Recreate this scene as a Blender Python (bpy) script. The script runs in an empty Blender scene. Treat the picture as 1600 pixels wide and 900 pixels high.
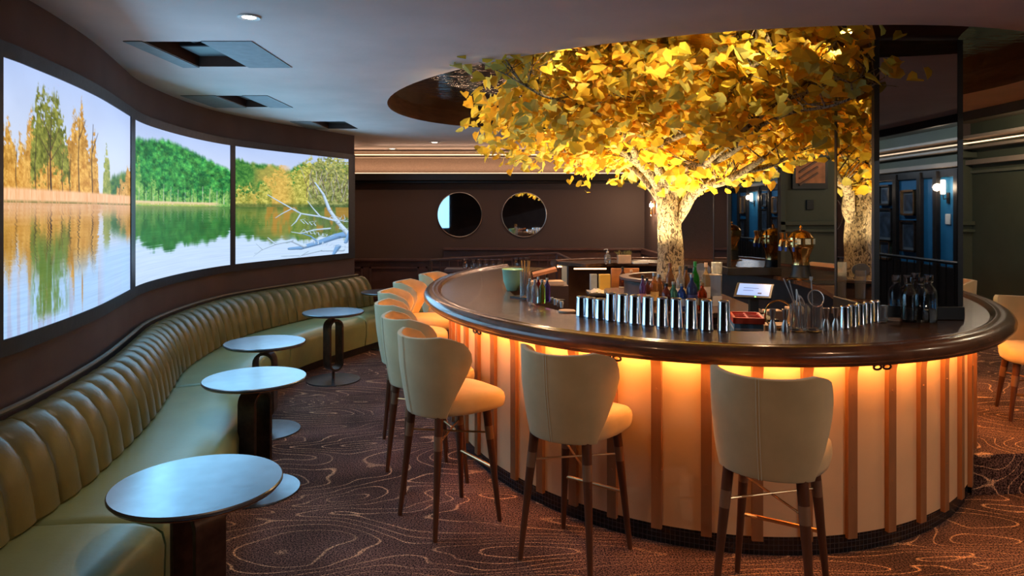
import bpy, bmesh, math, random
import numpy as np
from mathutils import Vector, Matrix, geometry
random.seed(7); np.random.seed(7)
C = bpy.context.scene.collection
sc = bpy.context.scene
PI = math.pi
# ------------------------------------------------------------------ camera, world, exposure
F, HZ, EY = 1080.0, 328.0, 1.76
cd = bpy.data.cameras.new('camera'); cam = bpy.data.objects.new('camera', cd); C.objects.link(cam)
cam.location = (0, 0, EY); cam.rotation_euler = (PI/2, 0, 0)
cd.sensor_width = 36; cd.lens = 36*F/1600; cd.shift_y = -(450-HZ)/1600; cd.clip_start = .05
sc.camera = cam
w = bpy.data.worlds.new('world'); sc.world = w; w.use_nodes = True
w.node_tree.nodes['Background'].inputs[0].default_value = (.5, .42, .4, 1)
w.node_tree.nodes['Background'].inputs[1].default_value = .02
vs = sc.view_settings; vs.view_transform = 'Standard'; vs.look = 'None'; vs.exposure = 1.1; vs.gamma = 1; vs.use_curve_mapping = False
try:
    sc.cycles.max_bounces = 8; sc.cycles.transmission_bounces = 8; sc.cycles.glossy_bounces = 5
    sc.cycles.caustics_reflective = False; sc.cycles.caustics_refractive = False
    sc.cycles.sample_clamp_indirect = 4
except Exception: pass
LIGHT = dict(tree=70, strip=31, screen=.54, cove=1.1, down=12, side=30, bar=4)
def lamp(name, kind, loc, energy, color, rot=(0, 0, 0), **k):
    l = bpy.data.lights.new(name, kind); l.energy = energy; l.color = color
    for a, b in k.items(): setattr(l, a, b)
    o = bpy.data.objects.new(name, l); o.location = loc; o.rotation_euler = rot; C.objects.link(o); return o
WARM = (1, .60, .26)
for i in range(4):       # uplights set in the planter round the trunk
    a = PI/4+i*PI/2
    lamp('tree_uplight', 'SPOT', (1.40+.42*math.cos(a), 6.14+.42*math.sin(a), 1.20), LIGHT['tree'], (1, .76, .38),
         rot=(PI+math.radians(4)*math.sin(a), math.radians(4)*math.cos(a), 0), spot_size=math.radians(104), spot_blend=.4, shadow_soft_size=.05)
for i in range(4):       # spots without fixtures, added to brighten the inner leaves
    a = i*PI/2+.3
    lamp('canopy_fill', 'SPOT', (1.40+.75*math.cos(a), 6.14+.75*math.sin(a), 2.83), 46, (1, .76, .38), shadow_soft_size=0, spot_size=math.radians(140), spot_blend=.8)
lamp('down_spot', 'SPOT', (-1.40, 3.68, 2.77), LIGHT['down'], (1, .8, .62), spot_size=math.radians(70), spot_blend=.8, shadow_soft_size=.04)
for p in ((-.4, 2.2), (2.6, 2.4), (1.2, 1.2)):  # fill spots with no fixture, added to warm the floor and stool backs
    lamp('down_spot', 'SPOT', (p[0], p[1], 2.77), 22, (1, .56, .30), spot_size=math.radians(110), spot_blend=.8, shadow_soft_size=.05)
for p in ((5.6, 8.2), (5.5, 5.6), (5.6, 3.0)): lamp('side_room_fill', 'POINT', (p[0], p[1], 2.85), 14, (1, .80, .56), shadow_soft_size=0)  # fixtureless fill points added to brighten the side room
for p in ((5.4, -1.6), (5.4, -4.2)): lamp('side_room_fill', 'POINT', (p[0], p[1], 2.85), 32, (.7, .86, 1), shadow_soft_size=0)  # added fill again, here for the blue wall
for (x, y, rz, sx) in ((-2.20, 4.1, -72, 1.9), (-2.75, 6.3, -93, 1.9), (-2.40, 8.5, -115, 1.9)):   # area lamps added before the screens to strengthen their blue light
    lamp('screen_fill', 'AREA', (x, y, 1.82), 11, (.26, .62, 1.0), rot=(PI/2, 0, math.radians(rz)), shape='RECTANGLE', size=sx, size_y=1.2)
for x in (-3.5, -1.2, 1.1):   # strip hidden behind the ledge washing the frieze, and the one in the cornice
    lamp('frieze_wash', 'AREA', (x, 11.93, 2.40), 5, (1, .66, .42), rot=(PI, 0, 0), shape='RECTANGLE', size=2.3, size_y=.04)
    lamp('wall_wash', 'AREA', (x, 11.2, 2.75), 6, (1, .62, .42), rot=(math.radians(-25), 0, 0), shape='RECTANGLE', size=2.0, size_y=.06)
for p in ((.95, 4.9), (1.95, 5.25), (.75, 6.8), (2.25, 6.2), (.1, 5.6), (1.6, 8.2)):   # fill spots added under the canopy to brighten the work area
    lamp('bar_fill', 'SPOT', (p[0], p[1], 1.98), 11, (1, .62, .34), shadow_soft_size=0, spot_size=math.radians(150), spot_blend=.5)

for p in [(1.42+2.28*math.cos(a), 6.38+2.18*math.sin(a)) for a in np.radians((182, 202, 222, 240, 256, 272, 288, 306))]:   # unseen spots added in the recess to light the upper leaves
    lamp('recess_fill', 'SPOT', (p[0], p[1], 2.87), 9, (1, .78, .42), rot=Vector((1.4-p[0], 6.1-p[1], -.55)).to_track_quat('-Z', 'Y').to_euler(), shadow_soft_size=0, spot_size=math.radians(125), spot_blend=.7)
# ------------------------------------------------------------------ materials
def lin(c): return tuple(((x/255+.055)/1.055)**2.4 if x/255 > .04045 else x/255/12.92 for x in c)
MATS = {}
def mat(name, col=(.5, .5, .5), rough=.5, metal=0, emit=0, ecol=None, trans=0, ior=1.45, noise=0, nscale=8, bump=0, bscale=60, coat=0, sheen=0, stretch=(1, 1, 1), spec=.5, sub=None):
    if name in MATS: return MATS[name]
    m = bpy.data.materials.new(name); m.use_nodes = True; nt = m.node_tree; N = nt.nodes; L = nt.links
    b = N['Principled BSDF']
    b.inputs['Base Color'].default_value = (*col, 1); b.inputs['Roughness'].default_value = rough; b.inputs['Metallic'].default_value = metal
    b.inputs['IOR'].default_value = ior; b.inputs['Transmission Weight'].default_value = trans; b.inputs['Coat Weight'].default_value = coat
    b.inputs['Sheen Weight'].default_value = sheen; b.inputs['Specular IOR Level'].default_value = spec
    if emit: b.inputs['Emission Strength'].default_value = emit; b.inputs['Emission Color'].default_value = (*(ecol or col), 1)
    if noise or bump:
        tc = N.new('ShaderNodeTexCoord'); mp = N.new('ShaderNodeMapping'); mp.inputs['Scale'].default_value = stretch
        L.new(tc.outputs['Object'], mp.inputs[0])
    if noise:
        n = N.new('ShaderNodeTexNoise'); n.inputs['Scale'].default_value = nscale; n.inputs['Detail'].default_value = 5
        L.new(mp.outputs[0], n.inputs['Vector'])
        r = N.new('ShaderNodeValToRGB'); e = r.color_ramp.elements
        e[0].position = .3; e[0].color = (*[c*(1-noise) for c in col], 1); e[1].position = .7; e[1].color = (*[min(1, c*(1+noise)) for c in (sub or col)], 1)
        L.new(n.outputs[0], r.inputs[0]); L.new(r.outputs[0], b.inputs['Base Color'])
    if bump:
        n2 = N.new('ShaderNodeTexNoise'); n2.inputs['Scale'].default_value = bscale; n2.inputs['Detail'].default_value = 4
        L.new(mp.outputs[0], n2.inputs['Vector'])
        bp = N.new('ShaderNodeBump'); bp.inputs['Strength'].default_value = bump; bp.inputs['Distance'].default_value = .01
        L.new(n2.outputs[0], bp.inputs['Height']); L.new(bp.outputs[0], b.inputs['Normal'])
    MATS[name] = m; return m
M = dict(
 wall_brown=mat('wall_brown', (.125, .082, .078), .8, noise=.12, nscale=3, bump=.2, bscale=200),
 wall_dark=mat('wall_dark', (.085, .055, .046), .62, noise=.25, nscale=90, stretch=(1, 1, 3), bump=.3, bscale=160),
 wains=mat('wainscot', (.09, .045, .038), .45, noise=.2, nscale=5),
 ceil=mat('ceiling_paint', (.66, .54, .50), .75, noise=.08, nscale=2, bump=.12, bscale=30),
 ceil_side=mat('ceiling_side', (.30, .27, .20), .8, noise=.05),
 ring=mat('recess_ring', (.16, .075, .035), .55, noise=.25, nscale=6, stretch=(1, 1, 6)),
 green_wall=mat('green_wall', (.075, .085, .055), .6, noise=.08, nscale=3),
 blue_wall=mat('blue_wall', (.014, .15, .32), .6, noise=.15, nscale=3),
 dark_trim=mat('dark_trim', (.016, .013, .012), .4, noise=.2, nscale=12),
 light_trim=mat('light_trim', (.30, .24, .19), .5, noise=.05),
 counter=mat('counter_wood', (.085, .042, .024), .27, noise=.35, nscale=5, stretch=(1, 8, 1), coat=.15, bump=.04, bscale=90),
 rail=mat('rail_wood', (.13, .052, .026), .22, noise=.3, nscale=7, coat=.3),
 batten=mat('batten_wood', (.36, .165, .07), .45, noise=.22, nscale=10, stretch=(1, 1, .15)),
 cream=mat('cream_panel', (.82, .56, .31), .6, noise=.09, nscale=2.2),
 leg=mat('stool_leg_wood', (.12, .045, .022), .38, noise=.3, nscale=14, stretch=(1, 1, .2)),
 sleeve=mat('leg_sleeve', (.30, .17, .10), .45, metal=.3, noise=.05),
 brass=mat('brass', (.80, .48, .22), .28, metal=1, noise=.05),
 gold=mat('polished_gold', (.90, .55, .20), .14, metal=1, noise=.08),
 copper=mat('copper_edge', (.62, .30, .17), .3, metal=1, noise=.06),
 chrome=mat('chrome', (.72, .74, .78), .12, metal=1, noise=.06, nscale=30),
 steel=mat('brushed_steel', (.50, .47, .45), .32, metal=1, noise=.1, nscale=40, stretch=(1, 1, .1)),
 velvet=mat('stool_velvet', (.62, .47, .24), .8, noise=.06, nscale=10, sheen=.35, bump=.15, bscale=500),
 seam=mat('stitching', (.70, .64, .44), .7, noise=.05),
 leather=mat('green_leather_shaded', (.165, .14, .045), .36, noise=.14, nscale=5, bump=.08, bscale=50),  # backrest: shade from facing away from the screens darkens the colour
 seatleather_lit=mat('green_leather_lit', (.25, .31, .15), .33, noise=.10, nscale=4, bump=.06, bscale=50),  # seat: teal of the screen light put into the leather colour
 piping=mat('bench_piping', (.15, .13, .09), .5, noise=.1),
 black=mat('black_metal', (.012, .012, .013), .42, noise=.2, nscale=20),
 bronze=mat('bronze_metal', (.085, .050, .036), .35, metal=.7, noise=.3, nscale=18),
 tabletop=mat('zinc_tabletop', (.22, .24, .27), .24, metal=.8, noise=.14, nscale=9, bump=.03, bscale=18),
 bezel=mat('screen_bezel', (.018, .026, .045), .42, noise=.2, nscale=30, bump=.25, bscale=14),
 glass=mat('clear_glass', (.95, .97, 1), .02, trans=1, ior=1.45, noise=.02),
 mirror=mat('smoked_mirror', (.42, .42, .43), .015, metal=1, noise=.02),
 dmirror=mat('dark_mirror', (.40, .39, .38), .03, metal=1, noise=.02),
 rmirror=mat('round_mirror_glass', (.62, .62, .62), .02, metal=1, noise=.02),
 whitep=mat('white_plastic', (.72, .70, .66), .45, noise=.05),
 mintc=mat('mint_metal', (.35, .62, .42), .3, metal=.35, noise=.06),
 yellow=mat('mustard_box', (.70, .42, .08), .5, noise=.08),
 redc=mat('red_plastic', (.80, .10, .05), .4, noise=.06), bluec=mat('blue_plastic', (.12, .28, .42), .4, noise=.06),
 boxwood=mat('orange_wood', (.42, .17, .07), .4, noise=.25, nscale=12, stretch=(1, .2, 1)),
 palewood=mat('pale_wood', (.62, .42, .28), .5, noise=.12, nscale=12),
 station=mat('station_brown', (.075, .040, .030), .4, noise=.2, nscale=8),
 cloth=mat('white_cloth', (.70, .66, .60), .8, noise=.08),
 lit=mat('downlight_lens', (1, .8, .6), .5, emit=9, ecol=(1, .78, .58)),
 coveled=mat('cove_led', (1, .7, .45), .5, emit=LIGHT['cove'], ecol=(1, .62, .36)),
 striped=mat('bar_led', (1, .6, .25), .5, emit=LIGHT['strip'], ecol=(1, .38, .09)),
 barled=mat('bar_under_led', (1, .6, .3), .5, emit=LIGHT['bar'], ecol=(1, .55, .25)),
 sconce_l=mat('sconce_glass', (1, .8, .55), .5, emit=7, ecol=(1, .72, .45)),
)
def glasslike(name, col, rough=.05, trans=.85): return mat(name, col, rough, trans=trans, ior=1.4, noise=.03)

def m_carpet():
    m = bpy.data.materials.new('contour_carpet'); m.use_nodes = True; nt = m.node_tree; N = nt.nodes; L = nt.links; b = N['Principled BSDF']
    b.inputs['Roughness'].default_value = .95; b.inputs['Specular IOR Level'].default_value = .15
    tc = N.new('ShaderNodeTexCoord'); mp = N.new('ShaderNodeMapping'); mp.inputs['Scale'].default_value = (.50, 1.45, 1); mp.inputs['Location'].default_value = (3.3, 1.2, 0)
    L.new(tc.outputs['Object'], mp.inputs[0])
    n = N.new('ShaderNodeTexNoise'); n.inputs['Scale'].default_value = .95; n.inputs['Detail'].default_value = 2.2; n.inputs['Roughness'].default_value = .42; n.inputs['Distortion'].default_value = .5
    L.new(mp.outputs[0], n.inputs['Vector'])
    wob = N.new('ShaderNodeTexNoise'); wob.inputs['Scale'].default_value = 90; L.new(tc.outputs['Object'], wob.inputs['Vector'])
    def math_(op, a, b_=None, v=None):
        k = N.new('ShaderNodeMath'); k.operation = op
        if hasattr(a, 'is_output'): L.new(a, k.inputs[0])
        else: k.inputs[0].default_value = a
        if b_ is not None:
            if hasattr(b_, 'is_output'): L.new(b_, k.inputs[1])
            else: k.inputs[1].default_value = b_
        return k.outputs[0]
    x = math_('MULTIPLY', n.outputs[0], 30.0)
    x = math_('ADD', x, math_('MULTIPLY', wob.outputs[0], .16))
    fr = math_('ABSOLUTE', math_('SUBTRACT', math_('FRACT', x), .5))
    line = N.new('ShaderNodeMapRange'); line.inputs['From Min'].default_value = .062; line.inputs['From Max'].default_value = .03
    L.new(fr, line.inputs['Value'])
    # only every so often strong: modulate by slow noise
    n3 = N.new('ShaderNodeTexNoise'); n3.inputs['Scale'].default_value = 2.2; L.new(tc.outputs['Object'], n3.inputs['Vector'])
    mr = N.new('ShaderNodeMapRange'); mr.inputs['From Min'].default_value = .38; mr.inputs['From Max'].default_value = .58; mr.inputs['To Min'].default_value = .35
    L.new(n3.outputs[0], mr.inputs['Value'])
    sp = N.new('ShaderNodeTexNoise'); sp.inputs['Scale'].default_value = 120; sp.inputs['Detail'].default_value = 2; L.new(tc.outputs['Object'], sp.inputs['Vector'])
    spr = N.new('ShaderNodeMapRange'); spr.inputs['From Min'].default_value = .42; spr.inputs['From Max'].default_value = .60; L.new(sp.outputs[0], spr.inputs['Value'])
    lw = math_('MULTIPLY', math_('MULTIPLY', line.outputs[0], mr.outputs[0]), math_('ADD', math_('MULTIPLY', spr.outputs[0], .75), .25))
    base = N.new('ShaderNodeMix'); base.data_type = 'RGBA'; L.new(spr.outputs[0], base.inputs[0])
    base.inputs[6].default_value = (.020, .013, .017, 1); base.inputs[7].default_value = (.25, .15, .125, 1)
    n4 = N.new('ShaderNodeTexNoise'); n4.inputs['Scale'].default_value = 1.6; L.new(tc.outputs['Object'], n4.inputs['Vector'])
    dk = N.new('ShaderNodeMapRange'); dk.inputs['From Min'].default_value = .35; dk.inputs['From Max'].default_value = .65; dk.inputs['To Min'].default_value = .55; dk.inputs['To Max'].default_value = 1.35; L.new(n4.outputs[0], dk.inputs['Value'])
    mul = N.new('ShaderNodeVectorMath'); mul.operation = 'SCALE'; L.new(base.outputs[2], mul.inputs[0]); L.new(dk.outputs[0], mul.inputs['Scale'])
    mx = N.new('ShaderNodeMix'); mx.data_type = 'RGBA'; L.new(lw, mx.inputs[0]); L.new(mul.outputs[0], mx.inputs[6]); mx.inputs[7].default_value = (1.0, .66, .40, 1)
    L.new(mx.outputs[2], b.inputs['Base Color'])
    bp = N.new('ShaderNodeBump'); bp.inputs['Strength'].default_value = .6; bp.inputs['Distance'].default_value = .006; L.new(sp.outputs[0], bp.inputs['Height']); L.new(bp.outputs[0], b.inputs['Normal'])
    return m
M['carpet'] = m_carpet()
def m_tile():
    m = bpy.data.materials.new('black_mosaic'); m.use_nodes = True; nt = m.node_tree; N = nt.nodes; L = nt.links; b = N['Principled BSDF']
    b.inputs['Roughness'].default_value = .25
    uv = N.new('ShaderNodeUVMap'); br = N.new('ShaderNodeTexBrick'); br.offset = 0; br.inputs['Scale'].default_value = 1
    br.inputs['Brick Width'].default_value = .0265; br.inputs['Row Height'].default_value = .0265; br.inputs['Mortar Size'].default_value = .0013
    br.inputs['Color1'].default_value = (.006, .007, .009, 1); br.inputs['Color2'].default_value = (.012, .013, .016, 1); br.inputs['Mortar'].default_value = (.07, .075, .085, 1)
    L.new(uv.outputs[0], br.inputs['Vector']); L.new(br.outputs[0], b.inputs['Base Color']); return m
M['tile'] = m_tile()
def m_recess():
    m = bpy.data.materials.new('rippled_mirror_ceiling'); m.use_nodes = True; nt = m.node_tree; N = nt.nodes; L = nt.links; b = N['Principled BSDF']
    b.inputs['Base Color'].default_value = (.72, .66, .58, 1); b.inputs['Metallic'].default_value = 1; b.inputs['Roughness'].default_value = .03
    tc = N.new('ShaderNodeTexCoord'); mp = N.new('ShaderNodeMapping'); mp.inputs['Scale'].default_value = (1.2, 5, 1); L.new(tc.outputs['Object'], mp.inputs[0])
    n = N.new('ShaderNodeTexNoise'); n.inputs['Scale'].default_value = 4; n.inputs['Detail'].default_value = 2; L.new(mp.outputs[0], n.inputs['Vector'])
    bp = N.new('ShaderNodeBump'); bp.inputs['Strength'].default_value = .35; bp.inputs['Distance'].default_value = .012; L.new(n.outputs[0], bp.inputs['Height']); L.new(bp.outputs[0], b.inputs['Normal'])
    return m
M['recess'] = m_recess()
def m_leaf():
    m = bpy.data.materials.new('yellow_leaf'); m.use_nodes = True; nt = m.node_tree; N = nt.nodes; L = nt.links
    out = N['Material Output']; b = N['Principled BSDF']; b.inputs['Roughness'].default_value = .5; b.inputs['Specular IOR Level'].default_value = .25
    at = N.new('ShaderNodeAttribute'); at.attribute_name = 'leafcol'; L.new(at.outputs['Color'], b.inputs['Base Color'])
    t = N.new('ShaderNodeBsdfTranslucent'); L.new(at.outputs['Color'], t.inputs['Color'])
    mx = N.new('ShaderNodeMixShader'); mx.inputs[0].default_value = .45; L.new(b.outputs[0], mx.inputs[1]); L.new(t.outputs[0], mx.inputs[2]); L.new(mx.outputs[0], out.inputs[0])
    return m
M['leaf'] = m_leaf()
def m_bark():
    m = bpy.data.materials.new('bark'); m.use_nodes = True; nt = m.node_tree; N = nt.nodes; L = nt.links; b = N['Principled BSDF']; b.inputs['Roughness'].default_value = .8
    tc = N.new('ShaderNodeTexCoord'); mp = N.new('ShaderNodeMapping'); mp.inputs['Scale'].default_value = (1, 1, .55); L.new(tc.outputs['Object'], mp.inputs[0])
    v = N.new('ShaderNodeTexNoise'); v.inputs['Scale'].default_value = 46; v.inputs['Detail'].default_value = 4; v.inputs['Distortion'].default_value = 1.2; L.new(mp.outputs[0], v.inputs['Vector'])
    r = N.new('ShaderNodeValToRGB'); e = r.color_ramp.elements; e[0].position = .40; e[0].color = (.05, .032, .016, 1); e[1].position = .52; e[1].color = (.36, .28, .18, 1)
    L.new(v.outputs[0], r.inputs[0]); L.new(r.outputs[0], b.inputs['Base Color'])
    bp = N.new('ShaderNodeBump'); bp.inputs['Strength'].default_value = 1; bp.inputs['Distance'].default_value = .02; L.new(v.outputs[0], bp.inputs['Height']); L.new(bp.outputs[0], b.inputs['Normal'])
    return m
M['bark'] = m_bark()
def m_vcol(name, strength):
    m = bpy.data.materials.new(name); m.use_nodes = True; nt = m.node_tree; N = nt.nodes; L = nt.links; b = N['Principled BSDF']
    b.inputs['Base Color'].default_value = (.01, .01, .012, 1); b.inputs['Roughness'].default_value = .6; b.inputs['Specular IOR Level'].default_value = .1
    at = N.new('ShaderNodeAttribute'); at.attribute_name = 'pic'; L.new(at.outputs['Color'], b.inputs['Emission Color']); b.inputs['Emission Strength'].default_value = strength
    return m
M['display'] = m_vcol('display_picture', LIGHT['screen'])

# ------------------------------------------------------------------ mesh building
class MB:
    def __init__(s): s.v = []; s.f = []; s.uv = None
    def add(s, vs_, fs): n = len(s.v); s.v += [tuple(p) for p in vs_]; s.f += [tuple(i+n for i in f) for f in fs]; return s
    def box(s, x0, x1, y0, y1, z0, z1, T=None):
        p = [(x, y, z) for x in (x0, x1) for y in (y0, y1) for z in (z0, z1)]
        if T: p = [tuple(T @ Vector(q)) for q in p]
        return s.add(p, [(0, 1, 3, 2), (4, 6, 7, 5), (0, 4, 5, 1), (2, 3, 7, 6), (0, 2, 6, 4), (1, 5, 7, 3)])
    def lathe(s, prof, seg=24, c=(0, 0, 0), T=None, sx=1, sy=1, cap=True):
        vs_ = []; fs = []
        for r, z in prof:
            for k in range(seg):
                a = 2*PI*k/seg; q = Vector((r*math.cos(a)*sx, r*math.sin(a)*sy, z))
                if T: q = T @ q
                vs_.append((q.x+c[0], q.y+c[1], q.z+c[2]))
        for i in range(len(prof)-1):
            for k in range(seg):
                fs.append((i*seg+k, i*seg+(k+1) % seg, (i+1)*seg+(k+1) % seg, (i+1)*seg+k))
        if cap and prof[0][0] > 1e-5: fs.append(tuple(range(seg-1, -1, -1)))
        if cap and prof[-1][0] > 1e-5: fs.append(tuple((len(prof)-1)*seg+k for k in range(seg)))
        return s.add(vs_, fs)
    def tube(s, pts, rad, seg=8, closed=False, cap=True):
        pts = [Vector(p) for p in pts]; n = len(pts)
        rads = rad if isinstance(rad, (list, tuple)) else [rad]*n
        vs_ = []; fs = []; up = None
        for i, p in enumerate(pts):
            t = (pts[(i+1) % n]-pts[i-1]) if closed else (pts[min(i+1, n-1)]-pts[max(i-1, 0)])
            t.normalize()
            if up is None: up = Vector((0, 0, 1)) if abs(t.z) < .9 else Vector((1, 0, 0))
            a = up - t*up.dot(t)
            if a.length < 1e-4: a = t.orthogonal()
            a.normalize(); up = a; b = t.cross(a)
            for k in range(seg):
                q = 2*PI*k/seg; vs_.append(p+a*math.cos(q)*rads[i]+b*math.sin(q)*rads[i])
        m = n if closed else n-1
        for i in range(m):
            j = (i+1) % n
            for k in range(seg): fs.append((i*seg+k, i*seg+(k+1) % seg, j*seg+(k+1) % seg, j*seg+k))
        if cap and not closed: fs.append(tuple(range(seg-1, -1, -1))); fs.append(tuple((n-1)*seg+k for k in range(seg)))
        return s.add(vs_, fs)
    def sweep(s, path, prof, closed_prof=True, cap=True, fn=None, closed_path=False):
        # path: list of (P(x,y), n(x,y), arclen); prof: list of (offset, z)
        n = len(path); k = len(prof); vs_ = []; fs = []; uv = []
        pl = [0]
        for i in range(1, k): pl.append(pl[-1]+math.dist(prof[i], prof[i-1]))
        for i, (p, nn, sl) in enumerate(path):
            for j, (o, z) in enumerate(prof):
                if fn: o, z = fn(sl, j, o, z)
                vs_.append((p[0]+nn[0]*o, p[1]+nn[1]*o, z)); uv.append((sl, z if abs(z) < 3 else 0))
        kk = k if closed_prof else k-1; m = n if closed_path else n-1
        for i in range(m):
            for j in range(kk):
                fs.append((i*k+j, ((i+1) % n)*k+j, ((i+1) % n)*k+(j+1) % k, i*k+(j+1) % k))
        if cap and closed_prof and not closed_path: fs.append(tuple(range(k))); fs.append(tuple((n-1)*k+j for j in range(k-1, -1, -1)))
        if s.uv is None: s.uv = [(0, 0)]*len(s.v)
        s.uv += uv
        return s.add(vs_, fs)
    def build(s, name, m, parent=None, smooth=35, bevel=0, recalc=True, T=None):
        me = bpy.data.meshes.new(name); v = s.v
        if T: v = [tuple(T @ Vector(q)) for q in v]
        me.from_pydata(v, [], s.f)
        if recalc:
            bm = bmesh.new(); bm.from_mesh(me); bmesh.ops.recalc_face_normals(bm, faces=bm.faces); bm.to_mesh(me); bm.free()
        if s.uv is not None and len(s.uv) == len(v):
            ul = me.uv_layers.new(name='UVMap')
            li = np.empty(len(me.loops), dtype=np.int32); me.loops.foreach_get('vertex_index', li)
            ul.data.foreach_set('uv', np.array(s.uv, dtype=np.float32)[li].ravel())
        if smooth:
            me.polygons.foreach_set('use_smooth', [True]*len(me.polygons)); me.set_sharp_from_angle(angle=math.radians(smooth))
        me.materials.append(m)
        o = bpy.data.objects.new(name, me); C.objects.link(o)
        if parent: o.parent = parent
        if bevel:
            b = o.modifiers.new('bevel', 'BEVEL'); b.width = bevel; b.segments = 2; b.limit_method = 'ANGLE'
        return o
def thing(name, label, cat, loc=(0, 0, 0), rz=0, group=None):
    o = bpy.data.objects.new(name, None); C.objects.link(o); o.location = loc; o.rotation_euler = (0, 0, rz); o.empty_display_size = .1
    o['label'] = label; o['category'] = cat
    if group: o['group'] = group
    return o
def tag(o, label, cat, group=None):
    o['label'] = label; o['category'] = cat
    if group: o['group'] = group
    return o
def struct(o): o['kind'] = 'structure'; return o
def dup(root, loc, rz, label, group=None):
    def cp(o, par):
        c = o.copy(); C.objects.link(c); c.parent = par
        for ch in list(o.children): cp(ch, c)
        return c
    r = cp(root, None); r.location = loc; r.rotation_euler = (0, 0, rz); r['label'] = label
    if group: r['group'] = group
    return r
def at(px, py, z=None, Y=None):
    if Y is None: Y = F*(EY-z)/(py-HZ)
    return Vector(((px-800)/F*Y, Y, EY-(py-HZ)*Y/F))

# ------------------------------------------------------------------ plan curves
BC = np.array([1.545, 6.459]); EX = np.array([.9958, -.0921]); EYv = np.array([.0921, .9958]); BA, BB = 2.167, 3.059
def bp(deg):
    t = math.radians(deg); n = math.cos(t)/BA*EX+math.sin(t)/BB*EYv; n /= np.linalg.norm(n)
    return BC+BA*math.cos(t)*EX+BB*math.sin(t)*EYv, n
def bpath(t0, t1, n):
    out = []; s = 0; prev = None
    for i in range(n+1):
        p, nn = bp(t0+(t1-t0)*i/n)
        if prev is not None: s += np.linalg.norm(p-prev)
        out.append((p, nn, s)); prev = p
    return out
T0, T1 = 144.4, 483.5
def cr(pts, n):      # catmull-rom, resampled evenly
    P = [np.array(p, float) for p in pts]; P = [2*P[0]-P[1]]+P+[2*P[-1]-P[-2]]; out = []
    for i in range(1, len(P)-2):
        for k in range(24):
            t = k/24; a, b, c, d = P[i-1], P[i], P[i+1], P[i+2]
            out.append(.5*((2*b)+(-a+c)*t+(2*a-5*b+4*c-d)*t*t+(-a+3*b-3*c+d)*t**3))
    out.append(P[-2]); out = np.array(out)
    for _ in range(6): out[1:-1] = (out[:-2]+out[1:-1]*2+out[2:])/4
    s = np.r_[0, np.cumsum(np.linalg.norm(np.diff(out, axis=0), axis=1))]; u = np.linspace(0, s[-1], n+1)
    return np.c_[np.interp(u, s, out[:, 0]), np.interp(u, s, out[:, 1])], u
WP = [(-2.22, -.6), (-2.22, .6), (-2.24, 1.6), (-2.27, 2.5), (-2.31, 3.14), (-2.35, 3.39), (-2.42, 3.74), (-2.54, 4.22), (-2.69, 4.69), (-2.82, 5.08), (-2.93, 5.42), (-3.01, 5.81), (-3.07, 6.37), (-3.08, 6.92), (-3.02, 7.43), (-2.83, 8.05), (-2.57, 8.67), (-2.24, 9.44), (-2.17, 9.58)]
def wpath(n, smooth=0, extend=0):
    pts = list(WP)
    if extend: pts = pts + [(pts[-1][0]+.42*extend, pts[-1][1]+.9*extend)]
    P, u = cr(pts, n); t = np.gradient(P, axis=0); t /= np.linalg.norm(t, axis=1)[:, None]; nn = np.c_[t[:, 1], -t[:, 0]]
    for _ in range(smooth): nn[1:-1] = (nn[:-2]+nn[1:-1]*2+nn[2:])/4
    nn /= np.linalg.norm(nn, axis=1)[:, None]
    return [(P[i], nn[i], u[i]) for i in range(len(P))]

# ------------------------------------------------------------------ setting
CZ = 2.79; RZ = 2.97; STEP = .25
BODY = -.10
# floor
struct(MB().box(-7.5, 6.9, -7, 12.5, -.12, 0).build('floor', M['carpet'], smooth=0))
# raised carpeted level on the right
pts = [(2.70, 4.72-.25)] if False else []
ring = [bp(d)[0]+bp(d)[1]*(BODY+.01) for d in np.linspace(316, 470, 60)]
pts = [tuple(p) for p in ring]+[(1.9, 12.2), (6.6, 12.2), (6.6, 1.3), (3.18, 4.29)]
mb = MB(); n = len(pts); mb.add([(p[0], p[1], STEP) for p in pts]+[(p[0], p[1], 0.002) for p in pts], [tuple(range(n))]+[(i, (i+1) % n, n+(i+1) % n, n+i) for i in range(n)])
o = mb.build('trim_1', M['carpet'], smooth=0); struct(o)
# ceiling with the oval recess and the projector hatches cut out
HOLES = [(-2.25, -1.90, 4.23, 4.97), (-2.66, -2.43, 6.23, 6.92), (-2.33, -1.95, 8.05, 8.77)]
RC = (1.416, 6.383)
def rec(a): return (RC[0]+2.66*math.cos(a)*.990-2.536*math.sin(a)*-.139*-1, RC[1]+2.66*math.cos(a)*-.139*-1*-1+2.536*math.sin(a)*.990)
V = []; Ed = []
def loop(ps):
    b = len(V); V.extend(Vector(p) for p in ps); k = len(ps); Ed.extend((b+i, b+(i+1) % k) for i in range(k))
loop([(-7.5, -7), (4.78, -7), (4.78, 12.5), (-7.5, 12.5)]); loop([rec(2*PI*i/96) for i in range(96)])
for h in HOLES: loop([(h[0], h[2]), (h[1], h[2]), (h[1], h[3]), (h[0], h[3])])
vv, _, ff, *_r = geometry.delaunay_2d_cdt(V, Ed, [], 1, 1e-5)
def in_rec(x, y):
    dx, dy = x-RC[0], y-RC[1]; u = dx*.990-dy*.139; w_ = dx*.139+dy*.990
    return (u/2.66)**2+(w_/2.536)**2 < .999
ring_pts = [rec(2*PI*i/96) for i in range(96)]
def inpoly(x, y, P):
    c = False
    for i in range(len(P)):
        (x1, y1), (x2, y2) = P[i], P[i-1]
        if (y1 > y) != (y2 > y) and x < (x2-x1)*(y-y1)/(y2-y1)+x1: c = not c
    return c
fs = []
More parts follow.
